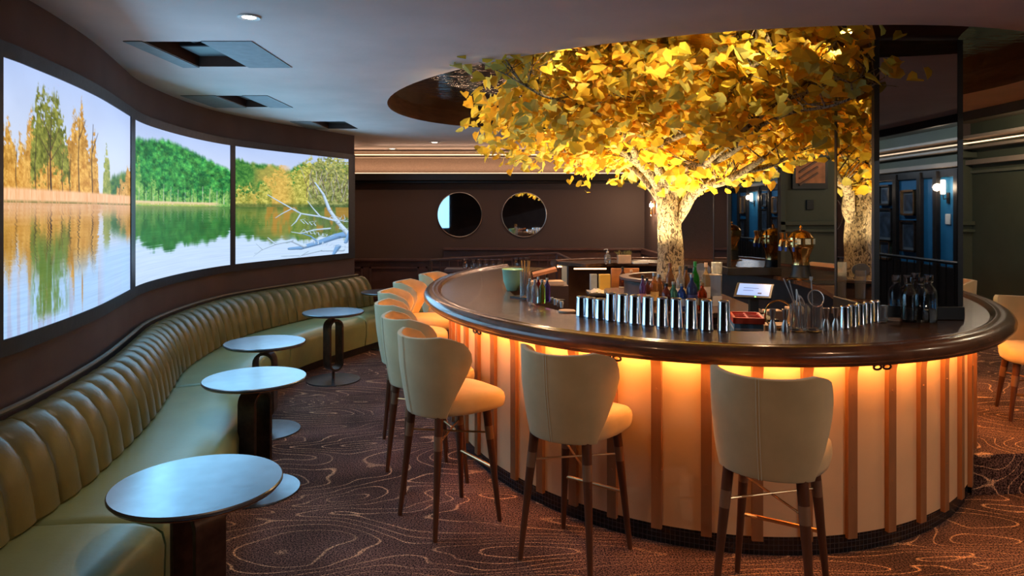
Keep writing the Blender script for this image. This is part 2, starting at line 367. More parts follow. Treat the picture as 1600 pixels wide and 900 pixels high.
for f_ in ff:
    cx = sum(vv[i].x for i in f_)/len(f_); cy = sum(vv[i].y for i in f_)/len(f_)
    if inpoly(cx, cy, ring_pts) or any(h[0] < cx < h[1] and h[2] < cy < h[3] for h in HOLES): continue
    fs.append(tuple(f_))
struct(MB().add([(p.x, p.y, CZ) for p in vv], fs).build('ceiling', M['ceil'], smooth=0, recalc=False))
mb = MB(); rp = [(*p, CZ) for p in ring_pts]+[(*p, RZ) for p in ring_pts]
mb.add(rp, [(i, (i+1) % 96, 96+(i+1) % 96, 96+i) for i in range(96)]); struct(mb.build('trim_2', M['ring'], smooth=60))
struct(MB().add([(*p, RZ) for p in ring_pts], [tuple(range(96))]).build('trim_3', M['recess'], smooth=0))
struct(MB().box(4.78, 6.9, -7, 12.5, 3.0, 3.1).build('trim_4', M['ceil_side'], smooth=0))
struct(MB().box(4.76, 4.80, -7, 12.5, 2.70, 3.0).build('trim_5', M['dark_trim'], smooth=0))
# curved screen wall
P400 = wpath(400, 8)
struct(MB().sweep(P400, [(-.02, 0), (-.02, CZ), (-.32, CZ), (-.32, 0)]).build('wall_left', M['wall_brown'], smooth=40))
# back wall: dark fabric, cap ledge, lit frieze, cornice, wainscot
YB = 12.1
def bz(y): return EY-(y-HZ)*YB/F
struct(MB().box(-7.5, 2.32, YB, YB+.2, 0, 3.0).build('wall_back', M['wall_dark'], smooth=0))
struct(MB().box(-7.5, 2.30, YB-.05, YB, 0, bz(406)).box(-7.5, 2.30, YB-.10, YB, bz(408), bz(404)).box(-1.2, 2.30, YB-.07, YB, bz(404), bz(391)).box(-1.2, 2.30, YB-.12, YB, bz(391), bz(387)).build('baseboard_back', M['wains'], smooth=0, bevel=.01))
mb = MB()
for k in range(9):   # raised frames of the wainscot
    x = -6.4+k*.98
    for (a, b, c, d) in ((x, x+.86, .74, .77), (x, x+.86, .2, .23), (x, x+.03, .2, .77), (x+.83, x+.86, .2, .77)): mb.box(a, b, YB-.075, YB-.05, c, d)
struct(mb.build('trim_6', M['wains'], smooth=0))
struct(MB().box(-7.5, 2.32, YB-.22, YB, bz(283), bz(272)).box(-7.5, 2.32, YB-.16, YB, bz(287), bz(283)).build('trim_7', M['dark_trim'], smooth=0, bevel=.01))
struct(MB().box(-7.5, 2.32, YB-.14, YB-.10, bz(272), bz(271)+.004).build('trim_8', M['coveled'], smooth=0))
struct(MB().box(-7.5, 2.32, YB-.03, YB, bz(271), bz(248)).build('trim_9', mat('frieze_fabric', (.17, .115, .085), .7, noise=.3, nscale=120, bump=.3, bscale=200), smooth=0))
struct(MB().box(-7.5, 2.32, YB-.20, YB, bz(247.5), bz(244)).box(-7.5, 2.32, YB-.32, YB, bz(239.5), bz(237)).box(-7.5, 2.32, YB-.14, YB, bz(244), bz(239.5)).build('trim_10', M['light_trim'], smooth=0, bevel=.006))
struct(MB().box(-7.5, 2.32, YB-.19, YB-.15, bz(243.6), bz(242.4)).build('trim_11', M['coveled'], smooth=0))
# wall returning beside the far end of the bar
struct(MB().box(2.32, 2.5, 9.95, YB+.2, 0, 3.0).box(2.5, 6.6, 9.95, 10.15, 0, 3.1).build('wall_middle', M['wall_dark'], smooth=0))
struct(MB().box(2.24, 2.32, 9.9, YB, 1.0, 1.09).box(2.28, 2.32, 9.9, YB, 0, 1.0).build('baseboard_middle', M['wains'], smooth=0, bevel=.008))
mb = MB().box(3.86, 6.6, 9.91, 9.95, 0, 2.75)
struct(mb.build('trim_12', M['green_wall'], smooth=0))
mb = MB().box(3.80, 6.6, 9.84, 9.91, 1.44, 1.48).box(3.8, 6.6, 9.84, 9.91, 1.54, 1.60).box(3.80, 3.9, 9.84, 9.91, 0, 2.75).box(3.8, 6.6, 9.8, 9.91, 2.5, 2.58)
struct(mb.build('trim_13', M['green_wall'], smooth=0, bevel=.008))
# right wall with panels
XR = 6.6
struct(MB().box(XR, XR+.2, -7, 12.5, 0, 3.1).build('wall_right', M['green_wall'], smooth=0))
mb = MB()
for y in (6.02, 7.42, 8.8-.0, 3.2):
    for (a, b, c, d) in ((y, y+1.3, 2.28, 2.32), (y, y+1.3, .4, .44), (y, y+.04, .4, 2.32), (y+1.26, y+1.3, .4, 2.32)): mb.box(XR-.03, XR, a, b, c, d)
struct(mb.build('trim_14', mat('green_moulding', (.16, .16, .115), .45, noise=.05), smooth=0, bevel=.006))
struct(MB().box(XR-.10, XR, -7, 12.5, 2.40, 2.47).box(XR-.16, XR, -7, 12.5, 2.62, 2.66).box(XR-.24, XR, -7, 12.5, 2.76, 2.80).build('trim_15', M['light_trim'], smooth=0, bevel=.006))
struct(MB().box(XR-.13, XR-.11, -7, 12.5, 2.70, 2.715).build('trim_16', M['coveled'], smooth=0))
# blue panelled stretch of the right wall, behind the camera (seen in the column mirrors)
mb = MB().box(XR-.02, XR, -6.4, -.6, .9, 2.3); struct(mb.build('trim_17', M['blue_wall'], smooth=0))
mb = MB()
for y in (-6.4, -5.65, -4.9, -3.95, -3.25, -2.55, -2.12, -1.62, -.6): mb.box(XR-.09, XR-.02, y-.05, y+.05, 0, 2.36)
mb.box(XR-.06, XR-.02, -6.4, -.6, 2.26, 2.38).box(XR-.06, XR, -6.4, -.6, 0, .9)
struct(mb.build('trim_18', M['dark_trim'], smooth=0, bevel=.006))
struct(MB().box(-7.5, 6.9, -7.1, -6.9, 0, 3.1).build('wall_rear', M['wall_brown'], smooth=0))
struct(MB().box(-7.6, -7.4, -7, 12.4, 0, 3.1).build('wall_outer', M['wall_dark'], smooth=0))

# ------------------------------------------------------------------ video screens with a lake landscape
def vnoise(x, y, seed=0):
    xi = np.floor(x).astype(np.int64); yi = np.floor(y).astype(np.int64); xf = x-xi; yf = y-yi
    def h(a, b):
        n = (a*374761393+b*668265263+seed*1442695041) & 0xffffffff; n = ((n ^ (n >> 13))*1274126177) & 0xffffffff
        return ((n ^ (n >> 16)) & 0xffff)/65535.0
    u = xf*xf*(3-2*xf); v = yf*yf*(3-2*yf)
    return (h(xi, yi)*(1-u)+h(xi+1, yi)*u)*(1-v)+(h(xi, yi+1)*(1-u)+h(xi+1, yi+1)*u)*v
def fbm(x, y, seed=0, o=4):
    r = 0; a = .5
    for i in range(o): r = r+a*vnoise(x, y, seed+i); x = x*2.03; y = y*2.03; a *= .5
    return r/(1-.5**o)
def mixc(img, col, a): return img*(1-a[..., None])+np.array(col, float)*a[..., None]
def sm(x, a, b): t = np.clip((x-a)/(b-a), 0, 1); return t*t*(3-2*t)
def stroke(img, U, Vv, pts, w0, w1, col, jitter=0):
    pts = np.array(pts, float); n = len(pts)
    for i in range(n-1):
        a, b = pts[i], pts[i+1]; d = b-a; L2 = (d**2).sum()+1e-9
        t = np.clip(((U-a[0])*d[0]+(Vv-a[1])*d[1])/L2, 0, 1)
        dist = np.hypot(U-a[0]-t*d[0], Vv-a[1]-t*d[1]); ww = w0+(w1-w0)*(i+t)/(n-1)
        m = np.clip((ww-dist)/.8+.5, 0, 1)
        shade = 1-.35*np.clip(dist/np.maximum(ww, .3), 0, 1)*(Vv > a[1]+t*d[1])
        img = img*(1-m[..., None])+(np.array(col, float)*shade[..., None])*m[..., None]
    return img
def land(k, U, Vn):
    """U: picture x, Vn: 0 top .. 1 bottom; returns the upper scenery (0..255)"""
    sky = np.stack([175+45*Vn*2, 195+30*Vn*2, 236-4*Vn], -1)+(fbm(U/60, Vn*5, 3)-.5)[..., None]*16
    img = sky
    Y = Vn*260
    fine = fbm(U/2.2, Y/2.6, 11, 3); med = fbm(U/9, Y/11, 12, 4); leafn = fbm(U/1.2, Y/1.3, 13, 2)
    def mass(img, top, cols, rough=.05, dens=0, bottom=.5, seed=0, soft=.02):
        t = np.interp(U, *zip(*top))+(fbm(U/6, Y*0+seed, 20+seed, 4)-.5)*rough*2+(fbm(U/2.0, Y/8, 25+seed, 3)-.5)*rough
        a = sm(Vn, t-soft, t+soft)
        if dens: a = a*sm(fbm(U/2.6, Y/3.4, 31+seed, 3)+(Vn-t)*dens, .42, .56)
        n = np.clip((fbm(U/4, Y/5, 41+seed, 4)-.25)*2, 0, 1)*.6+np.clip((leafn-.2)*1.6, 0, 1)*.4
        c = np.array(cols[0], float)*(1-n[..., None])+np.array(cols[1], float)*n[..., None]
        return img*(1-a[..., None])+c*a[..., None]
    if k == 0:
        img = mass(img, [(0, .6), (160, .50), (175, .36), (190, .33), (206, .32)], ((35, 80, 45), (120, 150, 60)), .02)
        img = mass(img, [(0, .34), (30, .30), (60, .26), (100, .27), (125, .24), (150, .30), (157, .6), (206, .6)], ((165, 115, 45), (252, 214, 130)), .10, dens=3.2, seed=9)
        img = mass(img, [(0, .25), (14, .22), (24, .34), (34, .30), (44, .20), (56, .22), (100, .26), (112, .14), (120, .10), (128, .12), (138, .24), (147, .15), (152, .30), (156, .6), (206, .6)], ((150, 100, 30), (250, 200, 105)), .08, dens=2.6)
        img = mass(img, [(0, .6), (44, .6), (48, .22), (56, .09), (66, .04), (78, .07), (90, .09), (100, .20), (108, .34), (112, .6), (206, .6)], ((70, 78, 25), (175, 175, 80)), .07, dens=1.6, seed=3)
        img = mass(img, [(0, .42), (30, .36), (50, .42), (75, .34), (100, .38), (130, .3), (150, .4), (160, .6), (206, .6)], ((170, 110, 35), (255, 205, 110)), .07, dens=4, seed=8)
        img = mass(img, [(0, .6), (158, .6), (161, .3), (165, .20), (170, .3), (174, .6), (206, .6)], ((100, 120, 50), (205, 200, 110)), .05, dens=3, seed=5)
        img = mass(img, [(0, .6), (176, .6), (182, .42), (187, .38), (194, .36), (203, .3), (206, .3)], ((150, 110, 40), (245, 190, 110)), .05, dens=4, seed=6)
        for (x, a, b, w0) in ((78, .12, .5, 1.5), (74, .2, .5, .7), (54, .25, .5, .8), (122, .14, .5, .8), (143, .14, .5, .7), (108, .3, .5, .6), (24, .3, .5, .6), (186, .4, .5, .5), (96, .3, .48, .5)):
            img = stroke(img, U, Y, [(x+1, b*260), (x-1, (a+b)*130), (x+1.5, a*260)], w0, .3, (70, 55, 45))
        for (p) in (((78, 78), (92, 52)), ((78, 66), (63, 44)), ((77, 90), (94, 70)), ((76, 84), (60, 66)), ((122, 60), (133, 34)), ((143, 70), (152, 45))):
            img = stroke(img, U, Y, p, .7, .2, (80, 60, 45))
        a = sm(Vn, .452, .468)*(1-sm(Vn, .515, .52)); st = fbm(U/1.1, Y/14, 51, 3)
        img = mixc(img, (1, 1, 1), a*0); img = img*(1-a[..., None])+(np.array((225, 160, 105))*(1-st[..., None])+np.array((255, 215, 175))*st[..., None])*a[..., None]
        img = mixc(img, (110, 105, 50), sm(Vn, .500, .512)*(.5+.5*(st > .5))*.8)
    if k == 1:
        img = mass(img, [(205, .12), (225, .10), (250, .07), (262, .06), (285, .08), (300, .10), (320, .135), (335, .16), (362, .22)], ((15, 85, 50), (95, 185, 85)), .015)
        puff = fbm(U/6.5, Y/7, 61, 3); tt = np.interp(U, *zip(*[(205, .12), (225, .10), (250, .07), (262, .06), (285, .08), (300, .10), (320, .135), (335, .16), (362, .22)])); img = img*(1-(Vn > tt)[..., None]*(1-(.62+.75*puff[..., None])))
        img = mass(img, [(205, .28), (216, .24), (222, .40), (240, .34), (252, .43), (262, .40), (280, .45), (300, .38), (312, .44), (335, .36), (350, .42), (362, .36)], ((60, 130, 60), (175, 215, 120)), .06, dens=2)
        for i in range(26):
            x = 208+i*6.1+(i*37 % 5); img = stroke(img, U, Y, [(x, 128), (x+.6, 92+(i*13 % 22))], .45, .25, (210, 215, 200) if i % 2 else (35, 60, 40))
        a = sm(Vn, .478, .486)*(1-sm(Vn, .505, .51))*(1-sm(U, 330, 350)); img = mixc(img, (235, 205, 165), a*.9)
        a = sm(Vn, .492, .50)*(1-sm(U, 320, 345)); img = mixc(img, (170, 185, 90), a*.7*(fine > .4))
    if k == 2:
        img = mass(img, [(365, .10), (385, .12), (400, .14), (430, .13), (450, .17), (470, .10), (500, .07), (550, .05)], ((25, 85, 40), (110, 170, 75)), .02)
        img = mass(img, [(365, .38), (385, .34), (400, .36), (412, .28), (420, .2), (440, .14), (452, .2), (470, .10), (482, .04), (500, .02), (550, .01)], ((110, 115, 40), (235, 225, 120)), .05, dens=1.6, seed=2)
        img = mass(img, [(365, .6), (478, .6), (486, .1), (500, .02), (550, .0)], ((70, 85, 40), (200, 200, 130)), .07, dens=.8, seed=4)
        a = sm(fbm(U/14, Y/60, 71, 2), .45, .6)*(Vn > .12)*.55; img = mixc(img, (235, 175, 90), a*sm(U, 385, 410)*(1-sm(U, 440, 470)))
        img = mixc(img, (40, 70, 40), sm(Vn, .47, .50)*.55)
        for i in range(34):
            x = 476+(i*29 % 70); y0 = 20+(i*17 % 60); img = stroke(img, U, Y, [(x, y0+40), (x-6+(i % 5)*3, y0+18), (x-10+(i*7 % 20), y0)], .45, .2, (95, 75, 70) if i % 2 else (190, 185, 190))
    return img
def picture(k, U, Vn):
    H0 = .515
    up = land(k, U, np.minimum(Vn, H0))
    vr = np.clip(H0-(Vn-H0)*(1.02 if k == 0 else 1.25), 0, H0)
    rip = (fbm(U/30, Vn*260/1.3, 81, 2)-.5)
    acc = 0
    for d in (-.03, -.018, -.008, 0, .008, .018, .03): acc = acc+land(k, U+rip*5, np.clip(vr+d, .0, H0-.05 if k == 0 else H0-.012))
    ref = acc/7
    depth = np.clip((Vn-H0)/(1-H0), 0, 1)
    if k == 0:
        st = fbm(U/5.5, Vn*2.2, 91, 3)
        ref = mixc(ref*.92, (165, 200, 240), np.clip(sm(depth, .35, .75)*(1-sm(st, .50, .60))*1.0, 0, 1))
        g = sm(U, 42, 56)*(1-sm(U, 92, 112))*sm(depth, .2, .45)*(1-sm(depth, .86, .97)); ref = mixc(ref, (95, 130, 60), g*.75*sm(st+fine_(U, Vn), .75, 1.1))
        ref = mixc(ref, (165, 200, 245), sm(U, 150, 165)*sm(depth, .3, .55)*.85)
    else:
        ref = mixc(ref*.80, (70, 135, 65), .32+0*U)
        edge = (.66 if k == 1 else .70)+(fbm(U/9, Vn*3, 95, 3)-.5)*.24-(.18*sm(np.abs(U-290), 30, 85) if k == 1 else .12*(1-sm(U, 380, 420)))
        edge = edge-.05
        ref = mixc(ref, (190, 213, 243), sm(depth+rip*.10, edge-.05, edge+.05))
        if k == 2: ref = mixc(ref, (185, 130, 55), sm(fbm(U/10, Vn*4, 96, 3), .5, .65)*sm(U, 395, 420)*(1-sm(depth, .4, .6))*.7)
    ref = ref+(rip*18)[..., None]
    img = np.where((Vn < H0)[..., None], up, ref)
    if k == 2:
        Y = Vn*260
        wh = (190, 215, 240); bl = (120, 165, 215)
        B = [([(552, 205), (525, 212), (498, 226), (470, 236), (452, 236)], 9, 3, bl), ([(475, 232), (455, 216), (430, 222), (410, 232), (398, 240)], 4, 1, wh), ([(410, 232), (400, 218)], 1.6, .6, wh), ([(405, 236), (396, 246)], 1.6, .6, wh), ([(430, 222), (418, 206)], 1.6, .6, wh),
             ([(545, 210), (528, 175), (514, 140), (505, 100), (492, 70)], 4.5, 1.3, wh), ([(525, 170), (500, 158), (470, 150), (445, 128), (418, 105)], 2.6, .8, wh), ([(500, 158), (488, 135), (480, 118)], 1.5, .5, wh), ([(470, 150), (462, 170), (455, 180)], 1.6, .6, wh), ([(455, 138), (440, 150), (430, 160)], 1.2, .5, wh),
             ([(535, 250), (500, 246), (470, 254), (440, 252)], 4, 1.5, wh), ([(540, 230), (548, 190), (546, 150)], 3, 1, bl), ([(515, 190), (490, 192), (470, 200), (455, 195)], 2, .7, wh), ([(498, 226), (485, 208), (472, 200)], 2, .8, bl), ([(528, 240), (520, 262)], 5, 2, bl), ([(480, 246), (462, 262)], 2, .7, wh)]
        for i in range(30):
            x = 470+(i*23 % 75); y = 150+(i*31 % 95); B.append(([(x, y), (x-8+(i*5 % 16), y-9+(i*3 % 10)), (x-12+(i*11 % 24), y-16+(i*7 % 22))], .9, .3, wh))
        for p, a, b, c in B: img = stroke(img, U, Y, p, a, b, c)
    return np.clip(img, 0, 255)
def fine_(U, Vn): return fbm(U/1.8, Vn*26, 99, 3)
PW = wpath(2400, 30)
pxs = np.array([800+F*p[0]/p[1] if p[1] > 1.5 else -1e4 for p, _, _ in PW])
def idx(px): return int(np.argmin(np.abs(pxs-px)))
SZ0, SZ1 = 1.172, 2.452
scr = [(1.5, 202.5, 300, 'leftmost wide curved screen showing golden autumn trees reflected in a lake', 0), (209, 359, 230, 'middle curved screen showing a green wooded hill above the lake', 1), (366.5, 544, 270, 'right-hand curved screen showing a fallen bare tree lying in the lake', 2)]
bounds = [(-14, 207), (207, 364), (364, 553.5)]
NV = 250
for (a, b, nu, lab, k), (fa, fb) in zip(scr, bounds):
    ia, ib = idx(a), idx(b); js = np.linspace(ia, ib, nu+1)
    P = np.array([[*p, *nn] for p, nn, _ in PW]); A = np.array([np.interp(js, np.arange(len(P)), P[:, c]) for c in range(4)]).T
    px = 800+F*A[:, 0]/A[:, 1]
    vn = np.linspace(0, 1, NV+1); zz = SZ1+(SZ0-SZ1)*vn
    X = np.repeat((A[:, 0]+A[:, 2]*.004)[:, None], NV+1, 1); Y = np.repeat((A[:, 1]+A[:, 3]*.004)[:, None], NV+1, 1); Z = np.repeat(zz[None], nu+1, 0)
    U, VV = np.meshgrid(px, vn, indexing='ij'); col = picture(k, U, VV)/255.0
    col = np.where(col > .04045, ((col+.055)/1.055)**2.4, col/12.92)
    vs_ = np.stack([X, Y, Z], -1).reshape(-1, 3); g = np.arange((nu+1)*(NV+1)).reshape(nu+1, NV+1)
    faces = np.stack([g[:-1, :-1], g[1:, :-1], g[1:, 1:], g[:-1, 1:]], -1).reshape(-1, 4)
    t = thing('video_screen', lab, 'screen', (0, 0, 0))
    me = bpy.data.meshes.new('display'); me.from_pydata(vs_.tolist(), [], faces.tolist()); me.polygons.foreach_set('use_smooth', [True]*len(me.polygons))
    ca = me.color_attributes.new('pic', 'FLOAT_COLOR', 'POINT'); ca.data.foreach_set('color', np.c_[col.reshape(-1, 3), np.ones(len(vs_))].astype(np.float32).ravel())
    me.materials.append(M['display']); o = bpy.data.objects.new('display', me); C.objects.link(o); o.parent = t
    ja, jb = idx(max(fa, -200)), idx(fb)
    def seg(i0, i1, z0, z1, n): return [(P[int(i), :2], P[int(i), 2:], 0) for i in np.linspace(i0, i1, n)], [(-.018, z0), (.012, z0), (.012, z1), (-.018, z1)]
    mb = MB()
    for i0, i1, z0, z1, n in ((ja, jb, 1.095, SZ0, 60), (ja, jb, SZ1, 2.525, 60), (ja, ia, SZ0, SZ1, 4), (ib, jb, SZ0, SZ1, 4)):
        p_, pr = seg(i0, i1, z0, z1, n); mb.sweep(p_, pr)
    mb.uv = None; mb.build('bezel', M['bezel'], t, smooth=50)

# ------------------------------------------------------------------ banquette
bq = thing('banquette', 'long curved olive green leather banquette with channelled back below the screens', 'bench', (0, 0, 0))
PB = wpath(1500, 60)
CH = .165
def chan(s, j, o, z):
    w_ = (0, .35, .8, 1, 1, 1, .9, .7, .45, .15, 0, 0)[j]
    r = abs(math.sin(PI*s/CH))**.32
    return o-(1-r)*.034*w_, z-(1-r)*.012*(1 if 6 <= j <= 9 else 0)
prof = [(.06, .44), (.30, .445), (.325, .47), (.318, .54), (.30, .64), (.265, .73), (.215, .80), (.165, .838), (.115, .852), (.075, .845), (.05, .82), (.04, .5)]
MB().sweep(PB, prof, fn=chan).build('backrest', M['leather'], bq, smooth=40)
mb = MB(); mb.tube([(p[0]+n_[0]*.040, p[1]+n_[1]*.040, .862) for p, n_, _ in PB[::6]], .014, 8); mb.build('piping', M['piping'], bq)
PE = wpath(700, 40, extend=.75)
ys = np.array([p[0][1] for p in PE])
seams = [0.0, 1.0, 2.86, 4.98, 7.05, 8.75, 12]
sp = [(.10, .40), (.10, .452), (.30, .456), (.55, .462), (.72, .458), (.79, .440), (.825, .400), (.838, .35), (.835, .22), (.815, .105), (.78, .095), (.12, .095)]
for a, b in zip(seams[:-1], seams[1:]):
    ii = [i for i in range(len(PE)) if a <= ys[i] < b]
    if a == 0.0: ii = list(range(0, ii[-1]+1))
    seg_ = [PE[i] for i in ii]; s0, s1 = seg_[0][2], seg_[-1][2]
    def fn(s, j, o, z, s0=s0, s1=s1):
        d = min(s-s0, s1-s); e = max(0, 1-d/.03); e = e*e
        return (.45+(o-.45)*(1-.02*e), z-(.018*e if z > .4 else 0))
    MB().sweep(seg_, sp, fn=fn).build('seat_cushion', M['seatleather_lit'], bq, smooth=40)
mb = MB().sweep(PE, [(.14, 0), (.74, 0), (.74, .094), (.14, .094)]); mb.uv = None; mb.build('plinth', M['black'], bq)

# ------------------------------------------------------------------ side tables
def make_table(lab):
    t = thing('side_table', lab, 'table', group=None)
    tp = [(.0, .682), (.285, .682), (.300, .686), (.303, .690), (.298, .694), (.308, .696), (.311, .701), (.311, .706), (.307, .710), (0, .710)]
    MB().lathe(tp[:6], 64).build('table_rim', M['copper'], t)
    MB().lathe([(0, .694), (.306, .694), (.311, .699), (.311, .706), (.307, .7105), (0, .7105)], 64).build('tabletop', M['tabletop'], t)
    # stadium loop column
    def stad(w_, z0, z1, n=10):
        r = w_; out = []
        for k in range(n+1): a = PI*k/n; out.append((r*math.cos(a), z1-r+r*math.sin(a)))
        for k in range(n+1): a = PI+PI*k/n; out.append((r*math.cos(a), z0+r+r*math.sin(a)))
        return out
    oo = stad(.083, .10, .635); ii = stad(.062, .121, .614); n = len(oo); d = .065
    vs_ = [(x, y, z) for y in (-d, d) for (x, z) in oo]+[(x, y, z) for y in (-d, d) for (x, z) in ii]; fs_ = []
    for i in range(n):
        j = (i+1) % n
        fs_ += [(i, j, n+j, n+i), (2*n+i, 3*n+i, 3*n+j, 2*n+j), (i, 2*n+i, 2*n+j, j), (n+i, n+j, 3*n+j, 3*n+i)]
    MB().add(vs_, fs_).build('column', M['bronze'], t, bevel=.003)
    MB().lathe([(.016, .012), (.016, .105)], 16).build('lower_stem', M['bronze'], t)
    MB().lathe([(.016, .63), (.016, .672), (.05, .676), (.05, .684)], 16).build('upper_stem', M['bronze'], t)
    MB().lathe([(.268, .001), (.272, .004), (.270, .013), (0, .016)], 64).build('base', M['tabletop'], t)
    return t
tb = make_table('nearest round metal side table, in front of the near end of the banquette')
tb.location = (-1.21, 2.665, 0); tb.rotation_euler[2] = math.radians(-32)
G = 'round side tables along the banquette'
tb['group'] = G
dup(tb, (-1.61, 4.33, 0), math.radians(70), 'second round side table from the camera, with its broad bronze column side-on', G)
dup(tb, (-1.965, 5.50, 0), math.radians(6), 'third round side table, its open loop column facing the room beside the bench bulge', G)
dup(tb, (-1.845, 7.14, 0), math.radians(47), 'fourth round side table, dark top, standing clear at the far bend of the bench', G)
dup(tb, (-1.63, 8.9, 0), 0, 'farthest round side table, half hidden behind the row of bar stools', G)

# ------------------------------------------------------------------ bar
bar = thing('oval_bar', 'large oval bar with dark wood counter and glowing cream panelled front', 'bar', (0, 0, 0))
BP = bpath(T0, T1, 330)
def width(deg):
    d = deg % 360; xs = [0, 40, 90, 123.5, 144, 180, 215, 270, 290, 304, 318, 360]; ws = [.98, .95, .62, .55, .55, .60, .56, .46, .50, .62, .92, .98]
    return float(np.interp(d, xs, ws))
mb = MB(); vs_ = []; n = len(BP)
for i, (p, nn, s) in enumerate(BP):
    wd = width(T0+(T1-T0)*i/330)
    for o_, z in ((-wd, 1.04), (-wd, 1.08), (.012, 1.08), (.012, 1.04)): vs_.append((p[0]+nn[0]*o_, p[1]+nn[1]*o_, z))
fs_ = [(i*4+j, (i+1)*4+j, (i+1)*4+(j+1) % 4, i*4+(j+1) % 4) for i in range(n-1) for j in range(4)]+[(0, 1, 2, 3), tuple((n-1)*4+j for j in (3, 2, 1, 0))]
mb.add(vs_, fs_).build('counter', M['counter'], bar, smooth=30)
rp_ = [(-.01, 1.015), (-.012, 1.079), (-.002, 1.088), (.008, 1.098), (.022, 1.104), (.034, 1.1035), (.044, 1.099), (.054, 1.100), (.075, 1.104), (.100, 1.098), (.122, 1.082), (.134, 1.060), (.132, 1.040), (.118, 1.026), (.108, 1.022), (.104, 1.008), (.09, 1.003), (.03, 1.003)]
mb = MB().sweep(BP, rp_); mb.uv = None; mb.build('arm_rail', M['rail'], bar, smooth=40)
mb = MB().sweep(BP, [(BODY-.10, .10), (BODY, .10), (BODY, 1.03), (BODY-.10, 1.03)]); mb.uv = None; mb.build('front_panels', M['cream'], bar, smooth=30)
MB().sweep(BP, [(BODY-.10, 0), (BODY-.012, 0), (BODY-.012, .10), (BODY-.10, .10)]).build('kickboard', M['tile'], bar, smooth=30)
mb = MB().sweep(BP, [(-.035, 1.006), (-.035, 1.022), (-.015, 1.022), (-.015, 1.006)]); mb.uv = None; mb.build('light_strip', M['striped'], bar)
mb = MB().sweep(BP, [(-.02, 1.022), (-.02, 1.04), (BODY, 1.04), (BODY, 1.022)]); mb.uv = None; mb.build('soffit', M['cream'], bar)
mb = MB().sweep([BP[i] for i in range(0, 331)], [(BODY-.13, 0), (BODY-.10, 0), (BODY-.10, 1.03), (BODY-.13, 1.03)]); mb.uv = None; mb.build('inner_lining', M['station'], bar)
# battens with flared bracket heads
def batten_mesh():
    mb = MB(); w_ = .027
    pr = [(0, .085), (.024, .085), (.024, .90), (.027, .935), (.036, .965), (.052, .988), (.075, 1.003), (.075, 1.012), (0, 1.012)]
    vs_ = [(o_, y, z) for y in (-w_, w_) for (o_, z) in pr]; k = len(pr)
    mb.add(vs_, [tuple(range(k)), tuple(range(2*k-1, k-1, -1))]+[(j, k+j, k+(j+1) % k, (j+1) % k) for j in range(k)])
    for z in (.35, .82): mb.lathe([(.006, 0), (.006, .003)], 8, T=Matrix.Translation((.024, 0, z)) @ Matrix.Rotation(PI/2, 4, 'Y'))
    return mb
b0 = batten_mesh().build('batten', M['batten'], bar, smooth=30)
full = bpath(T0, T1, 2000); L_ = full[-1][2]; nb = 59; first = True
for i in range(nb):
    s = (i+.5)/nb*L_; k = min(range(0, 2001, 1), key=lambda q: abs(full[q][2]-s)) if False else int(np.searchsorted([q[2] for q in full], s))
    p, nn, _ = full[k]; ob = b0 if first else b0.copy()
    if not first: C.objects.link(ob); ob.parent = bar
    first = False; ob.location = (p[0]+nn[0]*BODY, p[1]+nn[1]*BODY, 0); ob.rotation_euler = (0, 0, math.atan2(nn[1], nn[0]))
# bag hooks below the rail
for deg in (250.5, 284, 226):
    p, nn = bp(deg); a = math.atan2(nn[1], nn[0]); T = Matrix.Translation((p[0]+nn[0]*.075, p[1]+nn[1]*.075, .992)) @ Matrix.Rotation(a, 4, 'Z')
    mb = MB()
    for sgn in (-1, 1): mb.tube([tuple(T @ Vector((0, sgn*.028+.022*math.cos(q), .012*math.sin(q)))) for q in np.linspace(0, 2*PI, 14)[:-1]], .006, 6, closed=True)
    mb.build('bag_hook', M['bronze'], bar)

